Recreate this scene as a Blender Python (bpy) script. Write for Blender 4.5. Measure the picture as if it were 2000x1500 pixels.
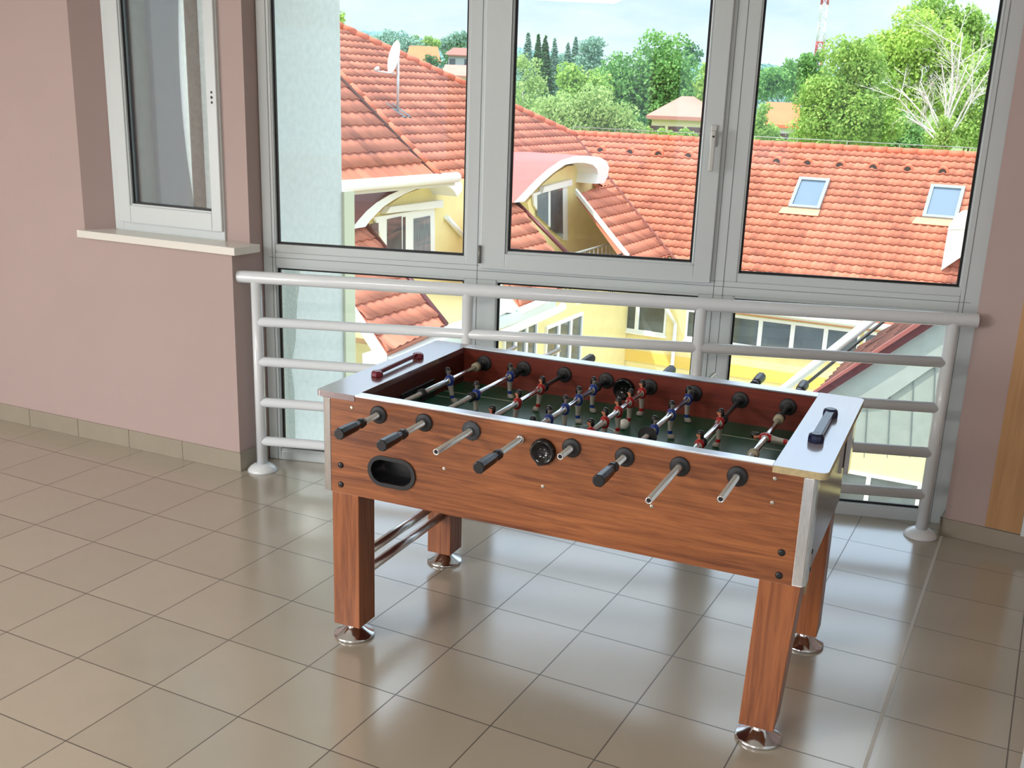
import bpy, bmesh, math, random
from math import sin, cos, pi, radians, sqrt, floor
from mathutils import Vector, Matrix
from mathutils.geometry import tessellate_polygon
random.seed(7)
for o in list(bpy.data.objects): bpy.data.objects.remove(o)
SC = bpy.context.scene
COL = SC.collection

# ------------------------------------------------------------------ camera
F_PX, YAW, PITCH, ROLL = 2082.7, 0.4611, -0.2890, 0.0372
CAM = Vector((4.2661, -3.7717, 1.8022))
R_CAM = Matrix.Rotation(YAW, 3, 'Z') @ Matrix.Rotation(pi/2+PITCH, 3, 'X') @ Matrix.Rotation(ROLL, 3, 'Z')
cd = bpy.data.cameras.new('camera'); cam = bpy.data.objects.new('camera', cd); COL.objects.link(cam)
cam.matrix_world = Matrix.Translation(CAM) @ R_CAM.to_4x4()
cd.sensor_width = 36.0; cd.lens = F_PX*36/2000; cd.shift_x = -14.7/2000; cd.shift_y = 45.0/2000
cd.clip_start = 0.05; cd.clip_end = 3000
SC.camera = cam
SC.view_settings.view_transform = 'Standard'; SC.view_settings.look = 'None'
SC.view_settings.gamma = 1; SC.view_settings.use_curve_mapping = False
SC.view_settings.exposure = 0.75

def ray(px, py):
    return R_CAM @ Vector(((px-1014.7)/F_PX, -(py-795.0)/F_PX, -1.0))
def onp(px, py, P, N):
    d = ray(px, py); return CAM + d*((Vector(P)-CAM).dot(Vector(N))/d.dot(Vector(N)))
def at_dist(px, py, D):
    d = ray(px, py); h = sqrt(d.x*d.x+d.y*d.y); return CAM + d*(D/h)

# ------------------------------------------------------------------ sky
W = bpy.data.worlds.new('sky'); SC.world = W; W.use_nodes = True
nt = W.node_tree; nt.nodes.clear()
def N(nt, t, **k):
    n = nt.nodes.new(t)
    for a, b in k.items(): setattr(n, a, b)
    return n
out = N(nt, 'ShaderNodeOutputWorld'); bg = N(nt, 'ShaderNodeBackground'); nt.links.new(bg.outputs[0], out.inputs[0])
tc = N(nt, 'ShaderNodeTexCoord'); mp = N(nt, 'ShaderNodeMapping'); nt.links.new(tc.outputs['Generated'], mp.inputs[0])
mp.inputs['Scale'].default_value = (1, 1, 3.2)
nz = N(nt, 'ShaderNodeTexNoise'); nz.inputs['Scale'].default_value = 3.6; nz.inputs['Detail'].default_value = 7; nz.inputs['Roughness'].default_value = .56
nt.links.new(mp.outputs[0], nz.inputs['Vector'])
cr = N(nt, 'ShaderNodeValToRGB'); cr.color_ramp.elements[0].position = .40; cr.color_ramp.elements[1].position = .62
nt.links.new(nz.outputs['Fac'], cr.inputs[0])
sx = N(nt, 'ShaderNodeSeparateXYZ'); nt.links.new(tc.outputs['Generated'], sx.inputs[0])
g2 = N(nt, 'ShaderNodeValToRGB'); e = g2.color_ramp.elements
e[0].position = 0.0; e[0].color = (.27, .345, .44, 1); e[1].position = .62; e[1].color = (.68, .85, 1, 1)
k = e.new(.17); k.color = (.20, .305, .46, 1); k = e.new(.34); k.color = (.56, .73, .96, 1)
nt.links.new(sx.outputs['Z'], g2.inputs[0])
mx = N(nt, 'ShaderNodeMix', data_type='RGBA'); nt.links.new(cr.outputs[0], mx.inputs[0]); nt.links.new(g2.outputs[0], mx.inputs[6])
g3 = N(nt, 'ShaderNodeValToRGB'); e = g3.color_ramp.elements; e[0].color = (.37, .40, .44, 1); e[1].position = .40; e[1].color = (.84, .92, 1, 1); k = e.new(.19); k.color = (.39, .42, .46, 1)
nt.links.new(sx.outputs['Z'], g3.inputs[0]); nt.links.new(g3.outputs[0], mx.inputs[7])
nt.links.new(mx.outputs[2], bg.inputs[0]); bg.inputs[1].default_value = 1.75

# ------------------------------------------------------------------ sun and added fill lamps
sd = bpy.data.lights.new('sun', 'SUN'); sd.energy = 3.0; sd.angle = radians(.6); sd.color = (1, .95, .86)
so = bpy.data.objects.new('sun', sd); COL.objects.link(so)
so.rotation_euler = Vector((.60, .55, -1.40)).to_track_quat('-Z', 'Y').to_euler()
def area(name, loc, sx_, sy_, energy, color, direction=(0, 0, -1)):
    l = bpy.data.lights.new(name, 'AREA'); l.shape = 'RECTANGLE'; l.size = sx_; l.size_y = sy_; l.energy = energy; l.color = color
    o = bpy.data.objects.new(name, l); COL.objects.link(o); o.location = loc
    o.rotation_euler = Vector(direction).to_track_quat('-Z', 'Y').to_euler(); return o
area('fill_light', (0.2, -5.2, 2.70), 1.2, 1.2, 98, (1, .98, .95))  # unseen lamp added under the ceiling to brighten the room
area('fill_light', (3.2, -5.8, 2.70), 1.2, 1.2, 62, (1, .98, .95))  # second added fill lamp, also out of view
area('side_fill_light', (-3.12, -7.2, 1.25), 3.0, 1.6, 150, (1, .985, .96), (1, .55, -.06))     # added fill lamp standing in for daylight, in an unseen side opening

# ------------------------------------------------------------------ materials
def s2l(c):
    r = []
    for v in c:
        v = v/255.0; r.append(v/12.92 if v <= .04045 else ((v+.055)/1.055)**2.4)
    return tuple(r)+(1,)
MATS = {}
def mat(name, c=(200, 200, 200), rough=.5, metal=0, spec=.5, coat=0, lin=None, noise=None, bump=None, sheen=0):
    """noise=(scale, amount, stretch) value variation ; bump=(scale, strength, dist)"""
    if name in MATS: return MATS[name]
    m = bpy.data.materials.new(name); m.use_nodes = True; t = m.node_tree; b = t.nodes['Principled BSDF']
    col = lin if lin else s2l(c)
    b.inputs['Base Color'].default_value = col; b.inputs['Roughness'].default_value = rough; b.inputs['Metallic'].default_value = metal
    b.inputs['Specular IOR Level'].default_value = spec; b.inputs['Coat Weight'].default_value = coat; b.inputs['Coat Roughness'].default_value = .08
    co = N(t, 'ShaderNodeTexCoord')
    if noise:
        mp = N(t, 'ShaderNodeMapping'); mp.inputs['Scale'].default_value = noise[2] if len(noise) > 2 else (1, 1, 1); t.links.new(co.outputs['Object'], mp.inputs[0])
        n = N(t, 'ShaderNodeTexNoise'); n.inputs['Scale'].default_value = noise[0]; n.inputs['Detail'].default_value = 6; t.links.new(mp.outputs[0], n.inputs['Vector'])
        r = N(t, 'ShaderNodeValToRGB'); a = noise[1]
        r.color_ramp.elements[0].position = .3; r.color_ramp.elements[1].position = .7
        r.color_ramp.elements[0].color = tuple(v*(1-a) for v in col[:3])+(1,); r.color_ramp.elements[1].color = tuple(min(1, v*(1+a)) for v in col[:3])+(1,)
        t.links.new(n.outputs['Fac'], r.inputs[0]); t.links.new(r.outputs[0], b.inputs['Base Color'])
    if bump:
        n = N(t, 'ShaderNodeTexNoise'); n.inputs['Scale'].default_value = bump[0]; n.inputs['Detail'].default_value = 5; t.links.new(co.outputs['Object'], n.inputs['Vector'])
        bp = N(t, 'ShaderNodeBump'); bp.inputs['Strength'].default_value = bump[1]; bp.inputs['Distance'].default_value = bump[2]
        t.links.new(n.outputs['Fac'], bp.inputs['Height']); t.links.new(bp.outputs[0], b.inputs['Normal'])
    MATS[name] = m; return m

def wood(name, c1, c2, axis=0, rough=.32, spec=.5, fine=1.0):
    if name in MATS: return MATS[name]
    m = bpy.data.materials.new(name); m.use_nodes = True; t = m.node_tree; b = t.nodes['Principled BSDF']
    co = N(t, 'ShaderNodeTexCoord'); mp = N(t, 'ShaderNodeMapping'); t.links.new(co.outputs['Object'], mp.inputs[0])
    s = [26*fine, 26*fine, 26*fine]; s[axis] = 1.5*fine; mp.inputs['Scale'].default_value = s
    n = N(t, 'ShaderNodeTexNoise'); n.inputs['Scale'].default_value = 1.7; n.inputs['Detail'].default_value = 7; n.inputs['Distortion'].default_value = .8; n.inputs['Roughness'].default_value = .62
    t.links.new(mp.outputs[0], n.inputs['Vector'])
    s2 = [5*fine, 5*fine, 5*fine]; s2[axis] = .7*fine
    mp2 = N(t, 'ShaderNodeMapping'); mp2.inputs['Scale'].default_value = s2; t.links.new(co.outputs['Object'], mp2.inputs[0])
    n2 = N(t, 'ShaderNodeTexNoise'); n2.inputs['Scale'].default_value = 1.3; n2.inputs['Detail'].default_value = 3; t.links.new(mp2.outputs[0], n2.inputs['Vector'])
    ad = N(t, 'ShaderNodeMath', operation='MULTIPLY_ADD'); t.links.new(n2.outputs['Fac'], ad.inputs[0]); ad.inputs[1].default_value = .5; t.links.new(n.outputs['Fac'], ad.inputs[2])
    r = N(t, 'ShaderNodeValToRGB'); r.color_ramp.elements[0].position = .52; r.color_ramp.elements[1].position = .92
    r.color_ramp.elements[0].color = s2l(c1); r.color_ramp.elements[1].color = s2l(c2)
    t.links.new(ad.outputs[0], r.inputs[0]); t.links.new(r.outputs[0], b.inputs['Base Color'])
    b.inputs['Roughness'].default_value = rough; b.inputs['Specular IOR Level'].default_value = spec
    MATS[name] = m; return m

def floor_mat():
    m = bpy.data.materials.new('ceramic_tiles'); m.use_nodes = True; t = m.node_tree; b = t.nodes['Principled BSDF']
    g = N(t, 'ShaderNodeNewGeometry'); sp = N(t, 'ShaderNodeSeparateXYZ'); t.links.new(g.outputs['Position'], sp.inputs[0])
    def M(op, a, b_=None, c_=None):
        n = N(t, 'ShaderNodeMath', operation=op)
        for i, v in enumerate((a, b_, c_)):
            if v is None: continue
            if isinstance(v, (int, float)): n.inputs[i].default_value = v
            else: t.links.new(v, n.inputs[i])
        return n.outputs[0]
    T = .333
    right = M('GREATER_THAN', sp.outputs['X'], 4.012)
    x = M('ADD', sp.outputs['X'], M('MULTIPLY', right, -.040))
    ux = M('DIVIDE', x, T); uy = M('DIVIDE', M('ADD', sp.outputs['Y'], M('MULTIPLY', right, .010)), T)
    def dist(u):
        f = M('FRACT', M('ADD', u, 50.0)); return M('MINIMUM', f, M('SUBTRACT', 1.0, f))
    near = M('LESS_THAN', M('ABSOLUTE', M('SUBTRACT', sp.outputs['X'], 4.012)), .06)
    d = M('MULTIPLY', M('MINIMUM', M('ADD', dist(ux), near), dist(uy)), T)
    gr = M('LESS_THAN', d, .0022)
    cmb = N(t, 'ShaderNodeCombineXYZ'); t.links.new(M('FLOOR', ux), cmb.inputs[0]); t.links.new(M('FLOOR', uy), cmb.inputs[1])
    wn = N(t, 'ShaderNodeTexWhiteNoise', noise_dimensions='2D'); t.links.new(cmb.outputs[0], wn.inputs['Vector'])
    n = N(t, 'ShaderNodeTexNoise'); n.inputs['Scale'].default_value = 6; n.inputs['Detail'].default_value = 8; t.links.new(g.outputs['Position'], n.inputs['Vector'])
    v = M('ADD', M('MULTIPLY', wn.outputs['Value'], .5), M('MULTIPLY', n.outputs['Fac'], .5))
    r = N(t, 'ShaderNodeValToRGB'); r.color_ramp.elements[0].color = s2l((164, 155, 138)); r.color_ramp.elements[1].color = s2l((178, 168, 151))
    t.links.new(v, r.inputs[0])
    mx = N(t, 'ShaderNodeMix', data_type='RGBA'); t.links.new(gr, mx.inputs[0]); t.links.new(r.outputs[0], mx.inputs[6]); mx.inputs[7].default_value = s2l((88, 78, 66))
    t.links.new(mx.outputs[2], b.inputs['Base Color'])
    rg = M('MULTIPLY_ADD', gr, .45, M('MULTIPLY_ADD', n.outputs['Fac'], .08, .15)); t.links.new(rg, b.inputs['Roughness'])
    b.inputs['Specular IOR Level'].default_value = 1.0; b.inputs['Coat Weight'].default_value = .6; b.inputs['Coat Roughness'].default_value = .19; b.inputs['Coat IOR'].default_value = 1.6
    bp = N(t, 'ShaderNodeBump'); bp.inputs['Strength'].default_value = .5; bp.inputs['Distance'].default_value = .001
    t.links.new(M('SUBTRACT', 1.0, gr), bp.inputs['Height'])
    t.links.new(bp.outputs[0], b.inputs['Normal'])
    return m

def glass_mat(name, tint=(.97, .99, .985, 1), rough=0.0, transp=.93):
    m = bpy.data.materials.new(name); m.use_nodes = True; t = m.node_tree; t.nodes.clear()
    o = N(t, 'ShaderNodeOutputMaterial'); tr = N(t, 'ShaderNodeBsdfTransparent'); tr.inputs[0].default_value = tint
    gl = N(t, 'ShaderNodeBsdfGlossy'); gl.inputs['Roughness'].default_value = rough
    fr = N(t, 'ShaderNodeFresnel'); fr.inputs[0].default_value = 1.5
    mu = N(t, 'ShaderNodeMath', operation='MULTIPLY_ADD'); t.links.new(fr.outputs[0], mu.inputs[0]); mu.inputs[1].default_value = .9; mu.inputs[2].default_value = .0
    mx = N(t, 'ShaderNodeMixShader'); t.links.new(mu.outputs[0], mx.inputs[0]); t.links.new(tr.outputs[0], mx.inputs[1]); t.links.new(gl.outputs[0], mx.inputs[2]); t.links.new(mx.outputs[0], o.inputs[0])
    return m

def tile_mat(name, c1, c2, c3):
    """clay roof tiles, each tile of its own tone (UV = tile column, row)"""
    m = bpy.data.materials.new(name); m.use_nodes = True; t = m.node_tree; b = t.nodes['Principled BSDF']
    uv = N(t, 'ShaderNodeUVMap'); sp = N(t, 'ShaderNodeSeparateXYZ'); t.links.new(uv.outputs[0], sp.inputs[0])
    fx = N(t, 'ShaderNodeMath', operation='FLOOR'); fy = N(t, 'ShaderNodeMath', operation='FLOOR'); t.links.new(sp.outputs[0], fx.inputs[0]); t.links.new(sp.outputs[1], fy.inputs[0])
    cb = N(t, 'ShaderNodeCombineXYZ'); t.links.new(fx.outputs[0], cb.inputs[0]); t.links.new(fy.outputs[0], cb.inputs[1])
    wn = N(t, 'ShaderNodeTexWhiteNoise', noise_dimensions='2D'); t.links.new(cb.outputs[0], wn.inputs['Vector'])
    n = N(t, 'ShaderNodeTexNoise'); n.inputs['Scale'].default_value = .22; n.inputs['Detail'].default_value = 6; t.links.new(uv.outputs[0], n.inputs['Vector'])
    a = N(t, 'ShaderNodeMath', operation='MULTIPLY_ADD'); t.links.new(wn.outputs['Value'], a.inputs[0]); a.inputs[1].default_value = .28
    h = N(t, 'ShaderNodeMath', operation='MULTIPLY'); t.links.new(n.outputs['Fac'], h.inputs[0]); h.inputs[1].default_value = .75; t.links.new(h.outputs[0], a.inputs[2])
    r = N(t, 'ShaderNodeValToRGB'); e = r.color_ramp.elements; e[0].position = .25; e[0].color = s2l(c1); e[1].position = .85; e[1].color = s2l(c3); k = e.new(.55); k.color = s2l(c2)
    t.links.new(a.outputs[0], r.inputs[0]); t.links.new(r.outputs[0], b.inputs['Base Color']); b.inputs['Roughness'].default_value = .75
    return m

def leaf_mat(name, c1, c2):
    m = bpy.data.materials.new(name); m.use_nodes = True; t = m.node_tree; t.nodes.clear()
    o = N(t, 'ShaderNodeOutputMaterial'); g = N(t, 'ShaderNodeNewGeometry'); r = N(t, 'ShaderNodeValToRGB')
    r.color_ramp.elements[0].color = s2l(c1); r.color_ramp.elements[1].color = s2l(c2); t.links.new(g.outputs['Random Per Island'], r.inputs[0])
    d = N(t, 'ShaderNodeBsdfDiffuse'); tl = N(t, 'ShaderNodeBsdfTranslucent'); t.links.new(r.outputs[0], d.inputs[0]); t.links.new(r.outputs[0], tl.inputs[0])
    mx = N(t, 'ShaderNodeMixShader'); mx.inputs[0].default_value = .38; t.links.new(d.outputs[0], mx.inputs[1]); t.links.new(tl.outputs[0], mx.inputs[2]); t.links.new(mx.outputs[0], o.inputs[0])
    return m

# ------------------------------------------------------------------ mesh builder
class MB:
    def __init__(s): s.v = []; s.f = []; s.m = []; s.sm = []
    def add(s, vs, fs, mi=0, smooth=False, M=None):
        o = len(s.v)
        s.v += [tuple(M @ Vector(p)) if M else tuple(p) for p in vs]
        for f in fs: s.f.append(tuple(o+i for i in f)); s.m.append(mi); s.sm.append(smooth)
        return s
    def box(s, a, b, mi=0, M=None):
        x0, y0, z0 = a; x1, y1, z1 = b
        return s.add([(x0,y0,z0),(x1,y0,z0),(x1,y1,z0),(x0,y1,z0),(x0,y0,z1),(x1,y0,z1),(x1,y1,z1),(x0,y1,z1)],
              [(0,3,2,1),(4,5,6,7),(0,1,5,4),(1,2,6,5),(2,3,7,6),(3,0,4,7)], mi, False, M)
    def hexa(s, bot, top, mi=0):
        return s.add(list(bot)+list(top), [(0,3,2,1),(4,5,6,7),(0,1,5,4),(1,2,6,5),(2,3,7,6),(3,0,4,7)], mi)
    def cyl(s, p, q, r, r2=None, n=16, mi=0, caps=True, smooth=True):
        p = Vector(p); q = Vector(q); d = (q-p).normalized(); r2 = r if r2 is None else r2
        a = d.orthogonal().normalized(); b = d.cross(a); vs = []
        for c, rr in ((p, r), (q, r2)):
            for i in range(n):
                t = 2*pi*i/n; vs.append(c+a*(rr*cos(t))+b*(rr*sin(t)))
        s.add(vs, [(i, (i+1) % n, n+(i+1) % n, n+i) for i in range(n)], mi, smooth)
        if caps: s.add(vs[:n], [tuple(range(n))[::-1]], mi); s.add(vs[n:], [tuple(range(n))], mi)
        return s
    def lathe(s, prof, origin, axis, n=24, mi=0, smooth=True, close=True):
        """prof = [(r, h)] along axis"""
        O = Vector(origin); d = Vector(axis).normalized(); a = d.orthogonal().normalized(); b = d.cross(a); vs = []
        for r, h in prof:
            for i in range(n):
                t = 2*pi*(i+.5)/n; vs.append(O+d*h+a*(r*cos(t))+b*(r*sin(t)))
        fs = []
        for j in range(len(prof)-1):
            for i in range(n): fs.append((j*n+i, j*n+(i+1) % n, (j+1)*n+(i+1) % n, (j+1)*n+i))
        s.add(vs, fs, mi, smooth)
        if close:
            s.add(vs[:n], [tuple(range(n))[::-1]], mi); s.add(vs[-n:], [tuple(range(n))], mi)
        return s
    def loft(s, rings, n=14, M=None):
        """rings = [(z, cx, cy, rx, ry, mat)] along z"""
        vs = []
        for z, cx, cy, rx, ry, mi in rings:
            for i in range(n):
                t = 2*pi*i/n; vs.append((cx+rx*cos(t), cy+ry*sin(t), z))
        for j in range(len(rings)-1):
            o = len(s.v)
            s.add(vs[j*n:(j+2)*n], [(i, (i+1) % n, n+(i+1) % n, n+i) for i in range(n)], rings[j][5], True, M)
        s.add(vs[:n], [tuple(range(n))], rings[0][5], False, M); s.add(vs[-n:], [tuple(range(n))], rings[-2][5], False, M)
        return s
    def prism(s, pts, off, mi=0, mi_side=None):
        """closed polygon pts (3d) extruded by vector off"""
        n = len(pts); off = Vector(off); P = [Vector(p) for p in pts]; Q = [p+off for p in P]
        tri = tessellate_polygon([P])
        s.add(P, [tuple(t) for t in tri], mi); s.add(Q, [tuple(t[::-1]) for t in tri], mi)
        s.add(P+Q, [(i, (i+1) % n, n+(i+1) % n, n+i) for i in range(n)], mi if mi_side is None else mi_side); return s
    def holed(s, outer, holes, off, mi=0):
        loops = [[Vector(p) for p in outer]]+[[Vector(p) for p in h] for h in holes]; off = Vector(off)
        tri = tessellate_polygon(loops); P = [p for l in loops for p in l]; Q = [p+off for p in P]
        s.add(P, [tuple(t) for t in tri], mi); s.add(Q, [tuple(t[::-1]) for t in tri], mi)
        for l in loops:
            n = len(l); s.add(l+[p+off for p in l], [(i, (i+1) % n, n+(i+1) % n, n+i) for i in range(n)], mi)
        return s
    def build(s, name, mats, parent=None, loc=None, bevel=0, seg=2, fix=True):
        me = bpy.data.meshes.new(name); me.from_pydata([tuple(v) for v in s.v], [], s.f)
        if not isinstance(mats, (list, tuple)): mats = [mats]
        for m in mats: me.materials.append(m)
        me.polygons.foreach_set('material_index', s.m); me.polygons.foreach_set('use_smooth', s.sm)
        if fix:
            bm = bmesh.new(); bm.from_mesh(me); bmesh.ops.remove_doubles(bm, verts=bm.verts, dist=1e-6)
            bmesh.ops.recalc_face_normals(bm, faces=bm.faces); bm.to_mesh(me); bm.free()
        o = bpy.data.objects.new(name, me); COL.objects.link(o)
        if parent: o.parent = parent
        if loc: o.location = loc
        if bevel:
            b = o.modifiers.new('bevel', 'BEVEL'); b.width = bevel; b.segments = seg; b.limit_method = 'ANGLE'; b.angle_limit = radians(40)
        return o
def empty(name, loc=(0, 0, 0), rz=0):
    o = bpy.data.objects.new(name, None); COL.objects.link(o); o.location = loc; o.rotation_euler = (0, 0, rz); return o
def tag(o, label=None, cat=None, group=None, kind=None):
    if label: o['label'] = label
    if cat: o['category'] = cat
    if group: o['group'] = group
    if kind: o['kind'] = kind
    return o
def struct(o): o['kind'] = 'structure'; return o

# ================================================================== ROOM SHELL
pink = mat('pink_paint', (184, 164, 160), .75, spec=.3, bump=(160, .12, .002), noise=(2.0, .02))
white_paint = mat('white_plaster', (222, 220, 214), .8, bump=(120, .15, .002))
skirt = mat('skirting_tile', (158, 150, 134), .35, noise=(8, .04))
FLOOR = floor_mat()
upvc = mat('white_upvc', (210, 218, 220), .28, spec=.5)
gask = mat('black_gasket', (22, 22, 24), .5)
glass = glass_mat('clear_glass')

GA = Vector((.935, .162, 0)); GU = Vector((3.051, .915, 0)).normalized(); GN = Vector((-GU.y, GU.x, 0)); GYAW = math.atan2(GU.y, GU.x)
WU = Vector((1.616, .061, 0)).normalized(); WN = Vector((-WU.y, WU.x, 0)); WC = Vector((.938, -.056, 0))      # left wall, ends at its outer corner
WYAW = math.atan2(WU.y, WU.x)
RU = Vector((.333, -.028, 0)).normalized(); RN = Vector((-RU.y, RU.x, 0)); RW0 = Vector((4.008, .942, 0)) + RN*.012
H = 2.75
def wl(u, off=0, z=0):   # left wall frame: u measured back from the corner (negative = left)
    p = WC + WU*u + WN*off; return (p.x, p.y, z)
def gl(u, off=0, z=0):
    p = GA + GU*u + GN*off; return (p.x, p.y, z)
def rl(u, off=0, z=0):
    p = RW0 + RU*u + RN*off; return (p.x, p.y, z)

# floor
fpoly = [(-3.2, -9, 0), (7, -9, 0), rl(3.0, .05), rl(-.01, .05), gl(3.21, .08), gl(0, .08), wl(0, .3), wl(0, .14), wl(-4.2, .14)]
struct(MB().prism([Vector(p) for p in fpoly], (0, 0, -.25)).build('floor', FLOOR))
struct(MB().prism([Vector((p[0], p[1], H)) for p in [(-3.2, -9), (7, -9), rl(3.0, .3), rl(-.01, .3), gl(3.21, .25), gl(-.05, .25), wl(-.05, .35), wl(-4.2, .35)]], (0, 0, .3)).build('ceiling', white_paint))
# movement joint in the floor
jt = MB().box((4.006, -6, .0), (4.017, .93, .0012)); struct(jt.build('trim_1', mat('joint_filler', (196, 192, 182), .6)))

# left wall: lower block, niche above with the small window set back
ND = .13; ZS = 1.078            # niche depth, sill height
nL0, nL1, wR = -.886, -.805, -.133   # niche front edge, window left, window right (u from corner; corner = 0 -> old 1.62)
lw = MB()
def quadprism(mb, pl, z0, z1, mi=0): mb.hexa([(p[0], p[1], z0) for p in pl], [(p[0], p[1], z1) for p in pl], mi)
quadprism(lw, [wl(-4.2), wl(0), wl(0, .30), wl(-4.2, .30)], 0, ZS)                         # below sill
quadprism(lw, [wl(-4.2), wl(nL0), wl(nL1, ND), wl(-4.2, .30)], ZS, H)                      # left of niche (splayed)
quadprism(lw, [wl(nL1, ND), wl(nL1, ND), wl(nL1, .30), wl(-4.2, .30)], ZS, H)
quadprism(lw, [wl(wR, ND), wl(0, ND), wl(0, .30), wl(wR, .30)], ZS, H)                     # right pier
quadprism(lw, [wl(nL1, ND), wl(wR, ND), wl(wR, .30), wl(nL1, .30)], 2.45, H)
struct(lw.build('wall_left', pink))
# return of the wall to the glazing
gp = MB(); quadprism(gp, [wl(0, .30), wl(-.05, .30), gl(-.05, .25), gl(0, .06)], 0, H); struct(gp.build('wall_return', pink))
# skirting
bs = MB(); zz = .093
us = [0, -.345, -.69, -1.035, -1.38, -1.725, -2.07, -2.8]
for a, b in zip(us[1:], us[:-1]):
    quadprism(bs, [wl(a+.0015, -.010), wl(b-(.0015 if b else -.010), -.010), wl(b-(.0015 if b else -.010), 0), wl(a+.0015, 0)], 0, zz)
quadprism(bs, [wl(.010, -.008), wl(.010, .20), wl(0, .20), wl(0, -.008)], 0, zz)
struct(bs.build('baseboard_left', skirt, bevel=.0015))
gro = MB(); quadprism(gro, [wl(-2.8, -.007), wl(.007, -.007), wl(.007, .2), wl(-2.8, .004)], 0, zz-.002); struct(gro.build('baseboard_grout', mat('pale_grout', (178, 172, 158), .8)))
# sill
sl = MB(); sl.prism([wl(-.913, -.028, ZS-.036), wl(.040, -.030, ZS-.036), wl(.055, .135, ZS-.036), wl(-.0, .135, ZS-.036), wl(wR, .17, ZS-.036), wl(nL1-.01, .17, ZS-.036), wl(nL1-.01, ND, ZS-.036), wl(-.913, .004, ZS-.036)], (0, 0, .036))
struct(sl.build('window_sill', mat('white_stone_sill', (232, 230, 222), .25), bevel=.003))

# right wall with the wood panel and white trim
rw = MB(); quadprism(rw, [rl(0), rl(3.2), rl(3.2, .25), rl(-.02, .25), ], 0, H); struct(rw.build('wall_right', pink))
rb = MB(); quadprism(rb, [rl(-.016, -.012), rl(3.0, -.012), rl(3.0, 0), rl(-.016, 0)], 0, .078); quadprism(rb, [rl(-.016, -.012), rl(-.001, -.012), rl(-.001, .12), rl(-.016, .12)], 0, .078); struct(rb.build('baseboard_right', skirt, bevel=.0015))
panel = MB(); quadprism(panel, [rl(.166, -.008), rl(.306, -.008), rl(.306, 0), rl(.166, 0)], .082, 2.3)
struct(panel.build('trim_2', wood('beech_panel', (176, 132, 88), (196, 152, 106), axis=2, rough=.45, fine=.8)))
tw = MB(); quadprism(tw, [rl(.308, -.02), rl(.42, -.02), rl(.42, 0), rl(.308, 0)], .078, 2.3); struct(tw.build('trim_3', upvc, bevel=.002))
# other walls behind and beside the camera, rear windows open to daylight
sw = MB(); sw.box((-3.35, -9, 0), (-3.2, -8.8, H)); sw.box((-3.35, -5.6, 0), (-3.2, .3, H)); sw.box((-3.35, -8.8, 0), (-3.2, -5.6, .4)); sw.box((-3.35, -8.8, 2.1), (-3.2, -5.6, H)); struct(sw.build('wall_side', pink))
sw = MB(); sw.box((7, -9, 0), (7.15, 1, H)); struct(sw.build('wall_far', pink))
bw = MB(); bw.box((-3.2, -9.2, 0), (7, -9, .9)); bw.box((-3.2, -9.2, 2.45), (7, -9, H))
for x in (-3.2, -.6, 2.2, 4.9, 6.9): bw.box((x, -9.2, .9), (x+.35, -9, 2.45))
struct(bw.build('wall_back', pink))
# white door leaf edge at the lower right
dr = MB(); dr.box((4.398, -1.75, .01), (4.44, -.90, 2.05)); struct(dr.build('door_1', upvc, bevel=.003))
# unseen block above, added to shade the wing wall; outer plaster wall of the building
ext = mat('outer_plaster', (226, 229, 230), .9, noise=(30, .05), bump=(140, .5, .004))
up = MB(); up.box((-3.3, -9, H+.3), (7.1, .35, H+2.6)); struct(up.build('wall_sunblock', ext))

# ================================================================== WINDOWS
def member(mb, u0, u1, z0, z1, d0=0, d1=.075, mi=0): # glazing frame bar; d0<0 is towards the room
    mb.box((u0, d0, z0), (u1, d1, z1), mi)
gw = empty('window_2', tuple(GA), GYAW); struct(gw)
HT = 2.62
fr = MB()
member(fr, 0, .060, 0, HT); member(fr, 3.125, 3.205, 0, HT); member(fr, .06, 3.125, 0, .046); member(fr, .06, 3.125, .967, 1.030); member(fr, .06, 3.125, HT-.07, HT)
member(fr, .974, 1.122, .046, .967); member(fr, 2.036, 2.187, .046, .967)
member(fr, .975, 1.075, 1.030, HT-.07); member(fr, 2.055, 2.192, 1.030, HT-.07)
fr.build('frame', upvc, gw, bevel=.004)
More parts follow.
